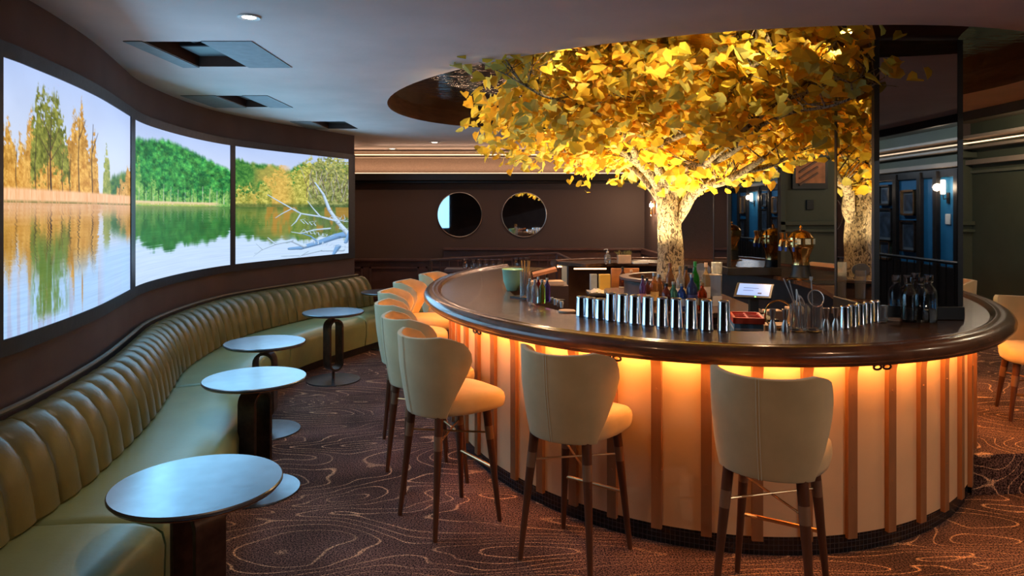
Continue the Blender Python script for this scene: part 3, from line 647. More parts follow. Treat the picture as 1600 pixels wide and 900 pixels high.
# ------------------------------------------------------------------ bar stools
def make_stool(lab, H=.64):
    """local +Y faces the bar; H = height of the seat underside"""
    t = thing('bar_stool', lab, 'bar stool')
    def outline(n=48, a=.232, f=.285, bk=.20, e=3.8):
        out = []
        for k in range(n):
            q = 2*PI*k/n; c, s = math.cos(q), math.sin(q)
            x = a*math.copysign(abs(c)**(2/e), c); y = (f if s > 0 else bk)*math.copysign(abs(s)**(2/e), s)
            x *= 1-.12*(y < 0)*(-y/bk); out.append((x, y))
        return out
    ol = outline(); n = len(ol); vs_ = []; fs_ = []
    rows = [(0, 0), (.90, 0), (.975, .008), (1, .03), (1, .062), (.985, .085), (.93, .102), (.80, .110), (.5, .114), (0, .115)]
    for sc_, z in rows[1:-1]:
        for x, y in ol: vs_.append((x*sc_, y*sc_+.02, H+z+.012*(y > 0)*(-(y/.235)**2)*(z > .05)))
    m = len(rows)-2
    for i in range(m-1):
        for k in range(n): fs_.append((i*n+k, i*n+(k+1) % n, (i+1)*n+(k+1) % n, (i+1)*n+k))
    fs_ += [tuple(range(n-1, -1, -1)), tuple((m-1)*n+k for k in range(n))]
    MB().add(vs_, fs_).build('seat', M['velvet'], t, smooth=60)
    # tub back: closed shell
    NU, NW = 40, 16; Hb = .455
    def half(u):  # opening angle by height 0..1
        return np.interp(u, [0, .1, .3, .5, .68, .82, .91, .96, 1], [60, 64, 74, 84, 91, 90, 82, 72, 58])
    def shell(u, w_, th, inner):
        r = np.interp(u, [0, .25, .6, 1], [.228, .244, .258, .258])-(.045*(1-.35*u) if inner else 0)
        a = th; x = r*1.0*math.sin(a); y = -r*.92*math.cos(a)
        y += -.02-.03*u
        if abs(a) > 1.0: y += (abs(a)-1.0)*.07*min(1, u*1.6); x *= 1-.04*(abs(a)-1.0)
        ed = abs(w_)
        z = H-.004+(Hb-.014)*u
        if u > .7: z += (.012*ed**2-.008)*(u-.7)/.3
        z -= (.045*max(0, ed-.62)/.38)**1 * (1 if u > .9 else 0)*0
        return (x, y, z)
    us = [0, .05, .15, .28, .42, .55, .68, .78, .86, .91, .95, .975, 1]
    outer = [[shell(u, w_, math.radians(half(u))*w_, False) for w_ in np.linspace(-1, 1, NU+1)] for u in us]
    inner = [[shell(u, w_, math.radians(half(u))*w_*.985, True) for w_ in np.linspace(-1, 1, NU+1)] for u in us]
    nr = len(us); vs_ = [p for r_ in outer for p in r_]+[p for r_ in inner for p in r_]; W = NU+1; off = nr*W; fs_ = []
    for i in range(nr-1):
        for k in range(NU):
            fs_.append((i*W+k, i*W+k+1, (i+1)*W+k+1, (i+1)*W+k)); fs_.append((off+i*W+k, off+(i+1)*W+k, off+(i+1)*W+k+1, off+i*W+k+1))
        fs_.append((i*W, (i+1)*W, off+(i+1)*W, off+i*W)); fs_.append((i*W+NU, off+i*W+NU, off+(i+1)*W+NU, (i+1)*W+NU))
    for k in range(NU):
        fs_.append((k, off+k, off+k+1, k+1)); fs_.append(((nr-1)*W+k, (nr-1)*W+k+1, off+(nr-1)*W+k+1, off+(nr-1)*W+k))
    ob = MB().add(vs_, fs_).build('backrest', M['velvet'], t, smooth=80)
    bv = ob.modifiers.new('bevel', 'BEVEL'); bv.width = .013; bv.segments = 3; bv.limit_method = 'ANGLE'; bv.angle_limit = math.radians(50)
    k = NU//2; pt = [Vector(outer[i][k])+Vector((0, -.0005, 0)) for i in range(nr)]
    mb = MB().tube([p+Vector((.006, 0, 0)) for p in pt], .0016, 5).tube([p-Vector((.006, 0, 0)) for p in pt], .0016, 5)
    te = [Vector(outer[-2][k_])+Vector(outer[-2][k_]).normalized()*0 for k_ in range(2, NU-1)]
    mb.build('centre_seam', M['seam'], t)
    # legs
    kz = H/.64
    def lp(sx, sy, z): f_ = 1-z/.64 if H > .6 else 1-z/H; return Vector((sx*(.150+.052*f_), sy*(.155+.055*f_)+.008, z))
    for sx in (-1, 1):
        for sy in (-1, 1):
            zz = [0, .02, H*.5, H*.72, H+.01]; rr = [.0125, .0135, .019, .0225, .025]
            lg = MB().tube([lp(sx, sy, z) for z in zz], rr, 14).build('leg', M['leg'], t)
            z0, z1 = H-.175, H-.10
            MB().tube([lp(sx, sy, z) for z in (z0, z1)], [.0232, .0245], 14).build('sleeve', M['sleeve'], lg)
    zb = H-.14
    MB().tube([lp(-1, -1, zb), lp(1, 1, zb)], .0055, 8).tube([lp(1, -1, zb-.004), lp(-1, 1, zb-.004)], .0055, 8).build('cross_brace', M['brass'], t)
    zf = H*.5-.02
    MB().tube([lp(-1, 1, zf), lp(1, 1, zf)], .010, 10).build('footrest', M['brass'], t)
    return t
def stool_at(deg, off, rz_extra, base_z=0):
    p, nn = bp(deg); q = p+nn*off; a = math.atan2(-nn[1], -nn[0])-PI/2+math.radians(rz_extra)
    return (q[0], q[1], base_z), a
GS = 'cream upholstered stools round the bar'
st0 = make_stool('cream bar stool front right, its back turned to the camera')
loc, a = stool_at(268.3, .355, -24); st0.location = loc; st0.rotation_euler[2] = a; st0['group'] = GS
SL = [(247.5, .235, 0, 'cream bar stool at front centre, turned slightly right and pushed under the counter'),
      (231.5, .43, 0, 'nearest cream stool of the left-hand row, seen from its side'),
      (219.5, .30, 0, 'second cream bar stool of the left row, just behind the nearest'),
      (207.5, .245, 0, 'third cream bar stool of the left row counting away from the camera'),
      (194.5, .235, 0, 'fourth cream bar stool of the left row counting away from the camera'),
      (181, .235, 0, 'fifth cream bar stool of the left row, its orange-lit seat facing the counter'),
      (166.5, .235, 0, 'farthest cream bar stool of the left row, only its backrest top showing')]
for d, o_, r, lab in SL:
    loc, a = stool_at(d, o_, r); dup(st0, loc, a, lab, GS)
ch0 = make_stool('cream chair at the right edge of the picture, on the raised level', .42)
ch0.name = 'dining_chair'; ch0['category'] = 'chair'; ch0['group'] = 'cream chairs on the raised level'
ch0.location = (3.83, 5.05, STEP); ch0.rotation_euler[2] = math.radians(156)
loc, a = stool_at(6, .36, 0, STEP); dup(ch0, loc, a, 'cream chair half hidden behind the right side of the near mirrored column', 'cream chairs on the raised level')
loc, a = stool_at(40, .36, 0, STEP); dup(ch0, loc, a, 'cream chair beyond the counter, seen beside the brass beer tower', 'cream chairs on the raised level')

# ------------------------------------------------------------------ mirrored columns
def column(x0, x1, y0, y1, lab):
    t = thing('mirrored_column', lab, 'column', ((x0+x1)/2, (y0+y1)/2, 1.08)); hx, hy = (x1-x0)/2, (y1-y0)/2; h = RZ-1.08
    MB().box(-hx+.02, hx-.02, -hy+.02, hy-.02, 0, h-.004).build('core', M['dark_trim'], t)
    MB().box(-hx-.012, hx+.012, -hy-.012, hy+.012, 0, .085).build('plinth', M['dark_trim'], t, bevel=.006)
    for sx in (-1, 1):
        for sy in (-1, 1): MB().box(sx*hx-.016, sx*hx+.016, sy*hy-.016, sy*hy+.016, .085, h-.16, T=Matrix.Translation((-sx*.012, -sy*.012, 0))).build('corner_post', M['dark_trim'], t)
    g = .022
    for nm, b in (('front', (-hx+g, hx-g, -hy-.001, -hy+.018)), ('back', (-hx+g, hx-g, hy-.018, hy+.001)), ('l', (-hx-.001, -hx+.018, -hy+g, hy-g)), ('r', (hx-.018, hx+.001, -hy+g, hy-g))):
        MB().box(*b, .087, h-.165).build('mirror_panel', M['mirror'], t, smooth=0)
    cp = [(0, h-.17), (.006, h-.165), (.006, h-.145), (.02, h-.12), (.045, h-.09), (.058, h-.06), (.06, h-.02), (.06, h-.006), (0, h-.006)]
    path = []
    for (sx, sy) in ((-1, -1), (1, -1), (1, 1), (-1, 1)): path.append(((sx*(hx-.02), sy*(hy-.02)), (sx, sy), 0))
    mb = MB().sweep(path, cp, closed_path=True); mb.uv = None; mb.build('cornice', mat('cornice_wood', (.06, .022, .012), .35, noise=.2), t, smooth=30)
    return t
column(2.24, 2.78, 4.27, 4.79, 'near square column clad in smoked mirror, standing on the right of the counter')
column(2.24, 2.78, 7.16, 7.68, 'far square mirrored column behind the brass beer tower')

# ------------------------------------------------------------------ back-bar island with the tree
isl = thing('back_bar_island', 'low brown back-bar island under the tree inside the oval bar', 'cabinet', (1.36, 5.785, 0))
def roundbox(hx, hy, r, z0, z1, n=6):
    pts = []
    for cx, cy, a0 in ((hx-r, hy-r, 0), (-hx+r, hy-r, 90), (-hx+r, -hy+r, 180), (hx-r, -hy+r, 270)):
        for k in range(n+1): a = math.radians(a0+90*k/n); pts.append((cx+r*math.cos(a), cy+r*math.sin(a)))
    m = len(pts); return MB().add([(x, y, z0) for x, y in pts]+[(x, y, z1) for x, y in pts], [tuple(range(m-1, -1, -1)), tuple(range(m, 2*m))]+[(i, (i+1) % m, m+(i+1) % m, m+i) for i in range(m)])
roundbox(.46, .76, .12, 0, .98).build('cabinet_body', M['station'], isl, smooth=30, bevel=.006)
roundbox(.50, .81, .14, .98, 1.02).build('worktop', M['counter'], isl, smooth=30, bevel=.006)
MB().lathe([(.40, 1.02), (.40, 1.14), (.44, 1.15), (.44, 1.17), (.36, 1.17), (.36, 1.12), (0, 1.12)], 40, c=(.04, .355, 0)).build('planter_rim', M['station'], isl)
mb = MB()
for k in range(4): mb.box(-.42+k*.21, -.42+k*.21+.195, -.772, -.76, .55, .93)
mb.build('door', M['wains'], isl, bevel=.006)
mb = MB()
for k in range(4): mb.tube([(-.42+k*.21+.17, -.772, .72), (-.42+k*.21+.17, -.795, .72), (-.42+k*.21+.17, -.795, .84), (-.42+k*.21+.17, -.772, .84)], .005, 6)
mb.build('handle', M['bronze'], isl)

tree = thing('tree', 'artificial tree with bright yellow leaves growing from the middle of the bar', 'tree', (1.40, 6.14, 1.12))
def rel(p): return Vector(p)-Vector((1.40, 6.14, 1.12))
rng = random.Random(3)
def wob_tube(name, pts, rads, seg=14, amp=.06):
    P = [Vector(p) for p in pts]; out = []; R = []; n = len(P)
    for i in range(n-1):
        a = P[max(i-1, 0)]; b = P[i]; c = P[i+1]; d = P[min(i+2, n-1)]
        for k in range(6):
            t = k/6; q = .5*((2*b)+(-a+c)*t+(2*a-5*b+4*c-d)*t*t+(-a+3*b-3*c+d)*t**3); out.append(q); R.append(rads[i]+(rads[i+1]-rads[i])*t)
    out.append(P[-1]); R.append(rads[-1])
    mb = MB().tube(out, R, seg)
    vv_ = []
    for i in range(len(out)):
        for k in range(seg):
            v = Vector(mb.v[i*seg+k]); c_ = out[i]; d = v-c_; q = 2*PI*k/seg
            f_ = 1+amp*math.sin(3*q+i*.35)+amp*.8*math.sin(5*q-i*.23+1.3)+amp*.5*(rng.random()-.5)
            vv_.append(tuple(c_+d*f_))
    mb.v = vv_
    return mb, out
def tp(px, py, Y): return rel(at(px, py, Y=Y))
trunk, _ = wob_tube('trunk', [tp(1046, 462, 6.14), tp(1047, 425, 6.14), tp(1048, 385, 6.14), tp(1046, 345, 6.14), tp(1045, 318, 6.14), tp(1042, 292, 6.14), tp(1038, 272, 6.1)], [.135, .118, .105, .102, .108, .115, .07], 28, .07)
trunk.build('trunk', M['bark'], tree, smooth=60)
BR = [
 ([(1050, 352, 6.14), (1066, 330, 6.10), (1080, 305, 6.0), (1098, 290, 5.9), (1130, 284, 5.75), (1160, 268, 5.6), (1195, 246, 5.4)], .062, .02),
 ([(1098, 291, 5.9), (1108, 272, 5.95), (1122, 250, 6.0), (1150, 225, 6.1)], .035, .012),
 ([(1040, 300, 6.1), (1062, 268, 5.9), (1100, 258, 5.6), (1135, 243, 5.35), (1165, 220, 5.1), (1190, 195, 4.9)], .048, .014),
 ([(1040, 292, 6.1), (1028, 262, 6.0), (1010, 243, 5.9), (1030, 228, 5.6), (1060, 212, 5.3), (1100, 197, 5.1), (1125, 165, 4.95)], .050, .012),
 ([(1036, 300, 6.12), (1018, 275, 6.1), (995, 252, 6.0), (968, 235, 5.9), (935, 215, 5.7), (900, 200, 5.5)], .055, .012),
 ([(1038, 320, 6.14), (1020, 296, 6.2), (1000, 272, 6.3), (975, 255, 6.4), (945, 240, 6.5), (905, 232, 6.7)], .045, .012),
 ([(995, 252, 6.0), (985, 225, 5.8), (960, 200, 5.6), (925, 170, 5.4), (880, 150, 5.2)], .034, .010),
 ([(1044, 300, 6.2), (1050, 262, 6.4), (1058, 232, 6.7), (1062, 200, 7.0)], .045, .012),
 ([(1058, 300, 6.2), (1074, 270, 6.5), (1098, 245, 6.8), (1130, 232, 7.1), (1160, 225, 7.3)], .040, .012),
 ([(1160, 268, 5.6), (1205, 258, 5.55), (1245, 235, 5.5), (1275, 205, 5.4)], .026, .010),
 ([(1100, 258, 5.6), (1150, 215, 5.0), (1210, 165, 4.7), (1260, 145, 4.55), (1310, 125, 4.45)], .024, .008),
 ([(1125, 165, 4.95), (1155, 130, 4.8), (1185, 95, 4.7), (1205, 70, 4.65)], .014, .006),
 ([(1190, 195, 4.9), (1240, 175, 4.6), (1300, 165, 4.35), (1360, 140, 4.22)], .015, .006),
 ([(1010, 243, 5.9), (1005, 210, 5.5), (1020, 170, 5.2), (1008, 140, 5.0)], .022, .007),
 ([(960, 200, 5.6), (945, 185, 5.2), (905, 165, 4.9), (850, 150, 4.8), (815, 130, 4.8)], .018, .006),
 ([(1150, 225, 6.1), (1190, 215, 6.4), (1240, 222, 6.6), (1290, 215, 6.7)], .018, .006),
]
tips = []; rng = random.Random(11)
for P_, r0, r1 in BR:
    pts_ = [tp(*q) for q in P_]; m_ = len(pts_)
    mb, ln = wob_tube('b', pts_, [r0+(r1-r0)*i/(m_-1) for i in range(m_)], 12, .05)
    # twigs
    for q in range(len(ln)//2):
        i = rng.randrange(len(ln)//3, len(ln)); b = ln[i]; d = Vector((rng.uniform(-1, 1), rng.uniform(-1, 1), rng.uniform(-.1, .8))).normalized()
        L1 = rng.uniform(.18, .5); p1 = b+d*L1*.5+Vector((0, 0, .04)); p2 = b+d*L1+Vector((rng.uniform(-.08, .08), rng.uniform(-.08, .08), .06))
        if p2.z > 1.76: p2.z = 1.76
        mb.tube([b, p1, p2], [.008, .005, .0025], 5); tips.append(p2)
        for _ in range(2):
            e_ = p1+Vector((rng.uniform(-.2, .2), rng.uniform(-.2, .2), rng.uniform(-.02, .2))); mb.tube([p1, e_], [.004, .002], 4); tips.append(e_)
    mb.build('branch', M['bark'], tree, smooth=60)
# foliage
LV = []; LF = []; LC = []
def leaf(p, size, nrm, spin, col):
    nrm = nrm.normalized(); a = nrm.orthogonal().normalized(); b = nrm.cross(a); ca, sa = math.cos(spin), math.sin(spin)
    u = a*ca+b*sa; v = nrm.cross(u); fold = .16
    sh = [(0, 0, 0), (.02, .5, 0), (0, 1, -.12), (.30, -.10, fold), (.50, .22, fold*1.3), (.34, .62, fold*.6), (-.30, -.10, fold), (-.50, .22, fold*1.3), (-.34, .62, fold*.6)]
    n = len(LV)
    for x, y, z in sh: LV.append(tuple(p+u*(x*size)+v*((y-.3)*size)+nrm*(z*size)))
    LF.extend([(n, n+3, n+4, n+1), (n+1, n+4, n+5, n+2), (n, n+1, n+7, n+6), (n+1, n+2, n+8, n+7)]); LC.extend([col]*9)
def okpos(w_):
    if w_.z > RZ-.035: return False
    for (y0, y1) in ((4.27, 4.79), (7.16, 7.68)):
        if 2.13 < w_.x < 2.9 and y0-.25 < w_.y < y1+.11: return False
    if not in_rec(w_.x, w_.y) and w_.z > CZ-.05: return False
    return True
rng = random.Random(5)
def leafcol():
    q = rng.random()
    if q < .25: c = (.66, .60, .16)
    elif q < .75: c = (.88, .60, .06)
    else: c = (.92, .50, .05)
    k = rng.uniform(.75, 1.1); return (c[0]*k, c[1]*k, c[2]*k, 1)
R0 = 1.80; cnt = 0
def zlow(ang, r):
    q = r/R0; return 2.03+.30*q**2.2+.10*math.sin(3*ang+1)+.07*math.sin(7*ang)+.05*math.sin(13*ang+r*5)
def zhigh(r): return 2.94-.32*max(0, (r/R0-.72)/.28)**1.6
cl = []
while len(cl) < 560:
    ang = rng.uniform(0, 2*PI); r = R0*math.sqrt(rng.random())
    if r < .25: continue
    rr_ = R0*(1+.07*math.sin(2*ang+.5)+.05*math.sin(5*ang))
    if r > rr_: continue
    z0, z1 = zlow(ang, r), zhigh(r)
    if z1 < z0+.08: continue
    yy = 6.10+r*math.sin(ang)*.97
    if yy < 5.75: z0 = max(z0, 2.30-.10*(5.75-yy)*0)
    elif yy < 6.3: z0 = max(z0, 2.16)
    u = rng.random(); z = z0+(z1-z0)*(u**1.15)
    cl.append(Vector((1.50+r*math.cos(ang)*1.0, 6.10+r*math.sin(ang)*.97, z)))
for tpt in tips:
    if rng.random() < .6: cl.append(tpt+Vector((1.40, 6.14, 1.12)))
for c_ in cl:
    for k in range(rng.randint(8, 13)):
        p = c_+Vector((rng.gauss(0, .10), rng.gauss(0, .10), rng.gauss(0, .065)))
        if not okpos(p): continue
        out = Vector((p.x-1.4, p.y-6.14, 0)); 
        if out.length > .01: out.normalize()
        nrm = out*rng.uniform(.1, .8)+Vector((rng.uniform(-.7, .7), rng.uniform(-.7, .7), rng.uniform(.15, 1.0)))
        leaf(p-Vector((1.40, 6.14, 1.12)), rng.uniform(.065, .115), nrm, rng.uniform(0, 6.28), leafcol())
me = bpy.data.meshes.new('foliage'); me.from_pydata(LV, [], LF); ca = me.color_attributes.new('leafcol', 'FLOAT_COLOR', 'POINT'); ca.data.foreach_set('color', np.array(LC, dtype=np.float32).ravel())
me.materials.append(M['leaf']); fo = bpy.data.objects.new('foliage', me); C.objects.link(fo); fo.parent = tree; fo['kind'] = 'stuff'

# ------------------------------------------------------------------ wall fittings
def round_mirror(px, lab):
    p = at(px, 335.5, Y=YB-.03); t = thing('round_mirror', lab, 'mirror', (p.x, YB-.002, p.z), group='round mirrors on the back wall')
    R = Matrix.Rotation(PI/2, 4, 'X')
    MB().lathe([(0, .0), (.385, .0), (.385, .016), (0, .016)], 64, T=R).build('glass', M['rmirror'], t)
    MB().tube([(.388*math.cos(a), -.012, .388*math.sin(a)) for a in np.linspace(0, 2*PI, 65)[:-1]], .008, 8, closed=True).build('frame', M['steel'], t)
round_mirror(718, 'left-hand round mirror on the dark back wall'); round_mirror(819, 'right-hand round mirror on the dark back wall')
# downlights
def downlight(x, y, r, lab, z=CZ):
    t = thing('downlight', lab, 'ceiling light', (x, y, z))
    MB().lathe([(r*.62, -.001), (r, -.001), (r, -.007), (r*.95, -.010), (r*.62, -.006)], 32, cap=False).build('trim_ring', M['whitep'], t)
    MB().lathe([(0, -.002), (r*.6, -.002), (r*.6, -.005), (0, -.005)], 24).build('lens', M['lit'], t)
downlight(-1.40, 3.68, .06, 'glowing recessed downlight above the near side tables')
for (px, py, lab) in ((613, 232, 'small recessed downlight at the far left near the cornice'), (679, 222, 'small recessed downlight between the other two far ones'), (753, 230, 'small recessed downlight above the right round mirror')):
    p = at(px, py, CZ); downlight(p.x, min(p.y, 11.6), .075, lab)
# projector hatches
def hatch(x0, x1, y0, y1, hole, lab):
    t = thing('ceiling_hatch', lab, 'ceiling hatch', ((x0+x1)/2, (y0+y1)/2, CZ)); cx, cy = (x0+x1)/2, (y0+y1)/2; h = hole
    a, b, c, d = h[0]-cx, h[1]-cx, h[2]-cy, h[3]-cy; X0, X1, Y0, Y1 = x0-cx, x1-cx, y0-cy, y1-cy
    gp = mat('hatch_plate', (.20, .21, .22), .6, noise=.12, nscale=14)
    if a-X0 > .03: MB().box(X0, a-.004, Y0, Y1, -.006, -.001).build('cover_plate', gp, t)
    if X1-b > .03: MB().box(b+.004, X1, Y0, Y1, -.006, -.001).build('cover_plate', gp, t)
    mb = MB(); z = .30
    mb.box(a-.02, a, c, d, .001, z).box(b, b+.02, c, d, .001, z).box(a-.02, b+.02, c-.02, c, .001, z).box(a-.02, b+.02, d, d+.02, .001, z).box(a-.02, b+.02, c-.02, d+.02, z, z+.02)
    mb.build('shaft', M['station'], t, smooth=0)
    MB().box(a+.03, b-.02, d-.36, d-.06, .06, .20).lathe([(.05, 0), (.05, .04), (.035, .045)], 20, T=Matrix.Translation((a+.14, d-.36, .13)) @ Matrix.Rotation(PI/2, 4, 'X')).build('projector', M['black'], t, bevel=.008)
hatch(-2.37, -1.585, 4.21, 4.985, HOLES[0], 'nearest open ceiling hatch with grey cover plates'); hatch(-2.98, -2.20, 6.21, 6.94, HOLES[1], 'middle open ceiling hatch above the second screen')
hatch(-2.58, -1.93, 8.03, 8.79, HOLES[2], 'farthest small open ceiling hatch')
# railing beside the ramp
def railing(p0, p1, z0, z1, nbal, lab, zb0=0, zb1=0, mt='wains'):
    t = thing('railing', lab, 'railing', (*p0, 0)); d = Vector((p1[0]-p0[0], p1[1]-p0[1], 0))
    MB().tube([(0, 0, z0), (d.x, d.y, z1)], .022, 10).build('handrail', M[mt], t)
    for k in range(nbal+1):
        f_ = k/nbal; x, y = d.x*f_, d.y*f_; zt = z0+(z1-z0)*f_; zb = zb0+(zb1-zb0)*f_
        MB().tube([(x, y, zb), (x, y, zt)], .022 if k in (0, nbal) else .008, 8).build('post' if k in (0, nbal) else 'baluster', M[mt], t)
    return t
railing((-1.24, 10.6), (.69, 10.6), .99, 1.09, 14, 'dark railing with thin balusters in front of the back wall')
railing((.70, 10.53), (.95, 9.75), 1.09, 1.00, 4, 'short railing section sloping down towards the bar gap')
railing((5.3, 1.6), (5.3, -3.4), 1.12, 1.12, 30, 'dark slatted banister on the raised level reflected in the near column', STEP, STEP, 'dark_trim')
# pictures on the blue wall (seen by reflection)
def framed(x, y, z, w_, h_, col, lab, face='x', fr='dark_trim', group='small framed pictures on the blue wall'):
    t = thing('framed_picture', lab, 'picture', (x, y, z), group=group)
    if face == 'x':
        mk = lambda a, b, c, d, e0, e1: (e0, e1, a, b, c, d)
    else: mk = lambda a, b, c, d, e0, e1: (a, b, e0, e1, c, d)
    b = .03; mb = MB(); e0, e1 = -.06, -.0005
    for q in ((-w_/2, w_/2, h_/2-b, h_/2), (-w_/2, w_/2, -h_/2, -h_/2+b), (-w_/2, -w_/2+b, -h_/2, h_/2), (w_/2-b, w_/2, -h_/2, h_/2)): mb.box(*mk(*q, e0, e1))
    mb.build('frame', M[fr], t, smooth=0)
    MB().box(*mk(-w_/2+b, w_/2-b, -h_/2+b, h_/2-b, -.02, -.001)).build('mount', mat('picture_mount', (.14, .17, .2), .6, noise=.1), t, smooth=0)
    MB().box(*mk(-w_/2+b*2.3, w_/2-b*2.3, -h_/2+b*2.5, h_/2-b*2.5, -.024, -.0201)).build('print', mat('art_'+str(col), col, .5, noise=.7, nscale=9), t, smooth=0)
    return t
for (y, z, w_, h_, fr, lab) in ((-3.6, 2.02, .36, .36, 'dark_trim', 'small square dark picture at the top of its wall bay'), (-3.6, 1.50, .50, .58, 'dark_trim', 'largest blue-mounted picture in the middle of the wall bay'), (-3.6, 1.06, .38, .34, 'brass', 'lowest small picture of the bay with a thin gold edge'),
     (-2.88, 1.88, .40, .42, 'brass', 'gold-framed picture upper right beside the wall light'), (-2.88, 1.33, .44, .52, 'bronze', 'brown-framed picture lower right beside the banister'),
     (-5.3, 1.9, .40, .5, 'brass', 'gold-framed picture farthest along the blue wall'), (-5.3, 1.25, .4, .5, 'dark_trim', 'dark-framed picture below the farthest gold one')):
    framed(XR-.021, y, z, w_, h_, (.03, .05, .08), lab, fr=fr)
def sconce(x, y, z, lab, d=(-1, 0)):
    t = thing('wall_light', lab, 'wall light', (x, y, z))
    T = Matrix.Rotation(math.atan2(d[1], d[0]), 4, 'Z')
    MB().box(0.0005, .02, -.03, .03, -.16, .0, T=T).tube([tuple(T @ Vector(q)) for q in ((.02, 0, -.08), (.08, 0, -.10), (.09, 0, -.03))], .008, 8).build('bracket', M['bronze'], t)
    MB().lathe([(.03, 0), (.032, .02), (.032, .20), (.028, .21)], 16, c=tuple(T @ Vector((.09, 0, -.02)))).build('shade', M['sconce_l'], t)
sconce(XR-.021, -1.87, 2.02, 'lit candle-style wall light reflected in the near column'); sconce(XR-.021, -4.42, 2.02, 'lit candle-style wall light reflected in the far column')
lamp('sconce_light', 'POINT', (XR-.2, -1.87, 2.1), 5, (1, .75, .5), shadow_soft_size=.05); lamp('sconce_light', 'POINT', (XR-.2, -4.42, 2.1), 5, (1, .75, .5), shadow_soft_size=.05)
tag(MB().box(-.02, -.001, -.06, .06, -.08, .08).build('thermostat', M['whitep'], None, bevel=.006), 'small pale wall control box below the wall light', 'wall control').location = (XR-.021, -1.87, 1.62)
t = thing('wall_light', 'glowing brass loop wall light on the corner left of the tree trunk', 'wall light', (2.318, 11.2, 1.80))
MB().box(-.02, -.0005, -.04, .04, -.1, .1).build('backplate', M['brass'], t)
MB().tube([(-.06+.0*a, .05*math.sin(a), .13*math.cos(a)-.02) for a in np.linspace(0, 2*PI, 25)[:-1]], .008, 8, closed=True).build('loop', M['gold'], t)
MB().lathe([(0, -.03), (.025, -.02), (.03, 0), (.025, .03), (0, .04)], 16, c=(-.06, 0, .03)).build('bulb', mat('bulb', (1, .8, .6), .5, emit=25, ecol=(1, .75, .5)), t)
lamp('sconce_light', 'POINT', (2.15, 11.2, 1.83), 12, (1, .68, .42), shadow_soft_size=.04)
p = at(1268, 320, Y=9.84)
tag(MB().box(-.05, .05, -.03, -.001, -.07, .07).build('wall_switch', M['black'], None, bevel=.005), 'small black switch plate on the green wall between the columns', 'switch').location = (p.x, 9.91, p.z)
t = thing('wall_art', 'copper coloured wall panel with diagonal bars in a dark frame', 'picture', (at(1267, 270, Y=9.84).x, 9.909, at(1267, 262, Y=9.84).z))
MB().box(-.25, .25, -.05, 0, -.30, .30).build('frame', M['dark_trim'], t, smooth=0)
MB().box(-.21, .21, -.056, -.0501, -.22, .28).build('panel', mat('copper_panel', (.62, .22, .07), .5, noise=.3, nscale=10), t, smooth=0)
mb = MB()
for k in range(5): mb.box(-.25, .25, -.012, .012, -.013, .013, T=Matrix.Translation((-.03+.0*k, -.068, -.16+k*.09)) @ Matrix.Rotation(math.radians(-33), 4, 'Y') @ Matrix.Scale(.62, 4, (1, 0, 0)))
mb.build('diagonal_bar', mat('bar_brown', (.20, .07, .03), .45, noise=.2), t)

# ------------------------------------------------------------------ things on the counter
CT = 1.0805
GT = 'steel shaker tins along the inner edge of the counter'
def tin(h, r1, r0): return MB().lathe([(r1, 0), (r1+.001, .003), (r1-.0015, .010), (r0+.002, h-.010), (r0+.001, h-.004), (r0-.003, h), (r0-.006, h-.001), (r0-.008, h-.004), (0, h-.004)], 28)
tins = [(909, 495, 0), (923, 497, 0), (939, 499.5, 0), (955, 502, 1), (973, 504.5, 1), (992.5, 507, 1), (1012.5, 509.5, 1), (1035, 511.5, 1), (1057, 513.5, 1), (1080, 515.2, 1), (1104, 517, 1), (1131, 518.3, 1)]
ordn = ['first', 'second', 'third', 'fourth', 'fifth', 'sixth', 'seventh', 'eighth', 'ninth', 'tenth', 'eleventh', 'last']
ot = {}
for i, (x, y, k) in enumerate(tins):
    p = at(x, y-1, CT)
    if k not in ot:
        o = tin(.128 if not k else .172, .038, .032 if not k else .030).build('shaker_tin', M['chrome'], None, smooth=50); ot[k] = o
    else: o = ot[k].copy(); C.objects.link(o)
    o.location = (p.x, p.y, CT); o.rotation_euler[2] = i
    tag(o, ('shorter' if not k else 'tall')+' upturned steel shaker tin, '+ordn[i]+' from the left in the long row', 'shaker tin', GT)
def solid(name, mb, m, p, lab, cat, group=None, rz=0, z=CT, smooth=40):
    o = mb.build(name, m, None, smooth=smooth); o.location = (p[0], p[1], z); o.rotation_euler[2] = rz; return tag(o, lab, cat, group)
jig = lambda: MB().lathe([(.021, 0), (.0205, .03), (.010, .062), (.009, .066), (.012, .075), (.0185, .125), (.017, .127), (0, .100)], 20)
GJ = 'steel double-ended jiggers'
jm = None
for x, y, lab in ((1207, 519, 'left steel jigger standing alone beside the mixing glasses'), (1227, 519.5, 'steel jigger between the lone one and the mixing glasses'), (1291, 517.5, 'steel jigger just right of the mixing glasses'), (1306, 516.5, 'second steel jigger right of the mixing glasses')):
    p = at(x, y-1, CT); solid('jigger', jig(), M['steel'], p, lab, 'jigger', GJ)
GR = 'short steel tins right of the jiggers'
for i, (x, y) in enumerate(((1321, 514.5), (1333, 512), (1345, 509.5), (1357, 507), (1368, 504))):
    p = at(x, y-1, CT); solid('shaker_tin', tin(.132, .030, .026), M['chrome'], p, 'short steel tin, '+ordn[i]+' from the left in the right-hand row', 'shaker tin', GR)
def cutglass(h, r1, r0, th=.003):
    n = 24; prof = [(r0*.7, 0), (r0, .004), (r0+.001, h*.1), (r1, h), (r1-th, h), (r0-th, .018), (0, .016)]
    mb = MB().lathe(prof, n)
    for i, v in enumerate(mb.v):
        row = i//n; k = i % n
        if row in (1, 2) and k % 2: mb.v[i] = (v[0]*.94, v[1]*.94, v[2])
    return mb
cutm = mat('cut_glass', (1, .95, .92), .06, trans=.88, ior=1.5, noise=.04)
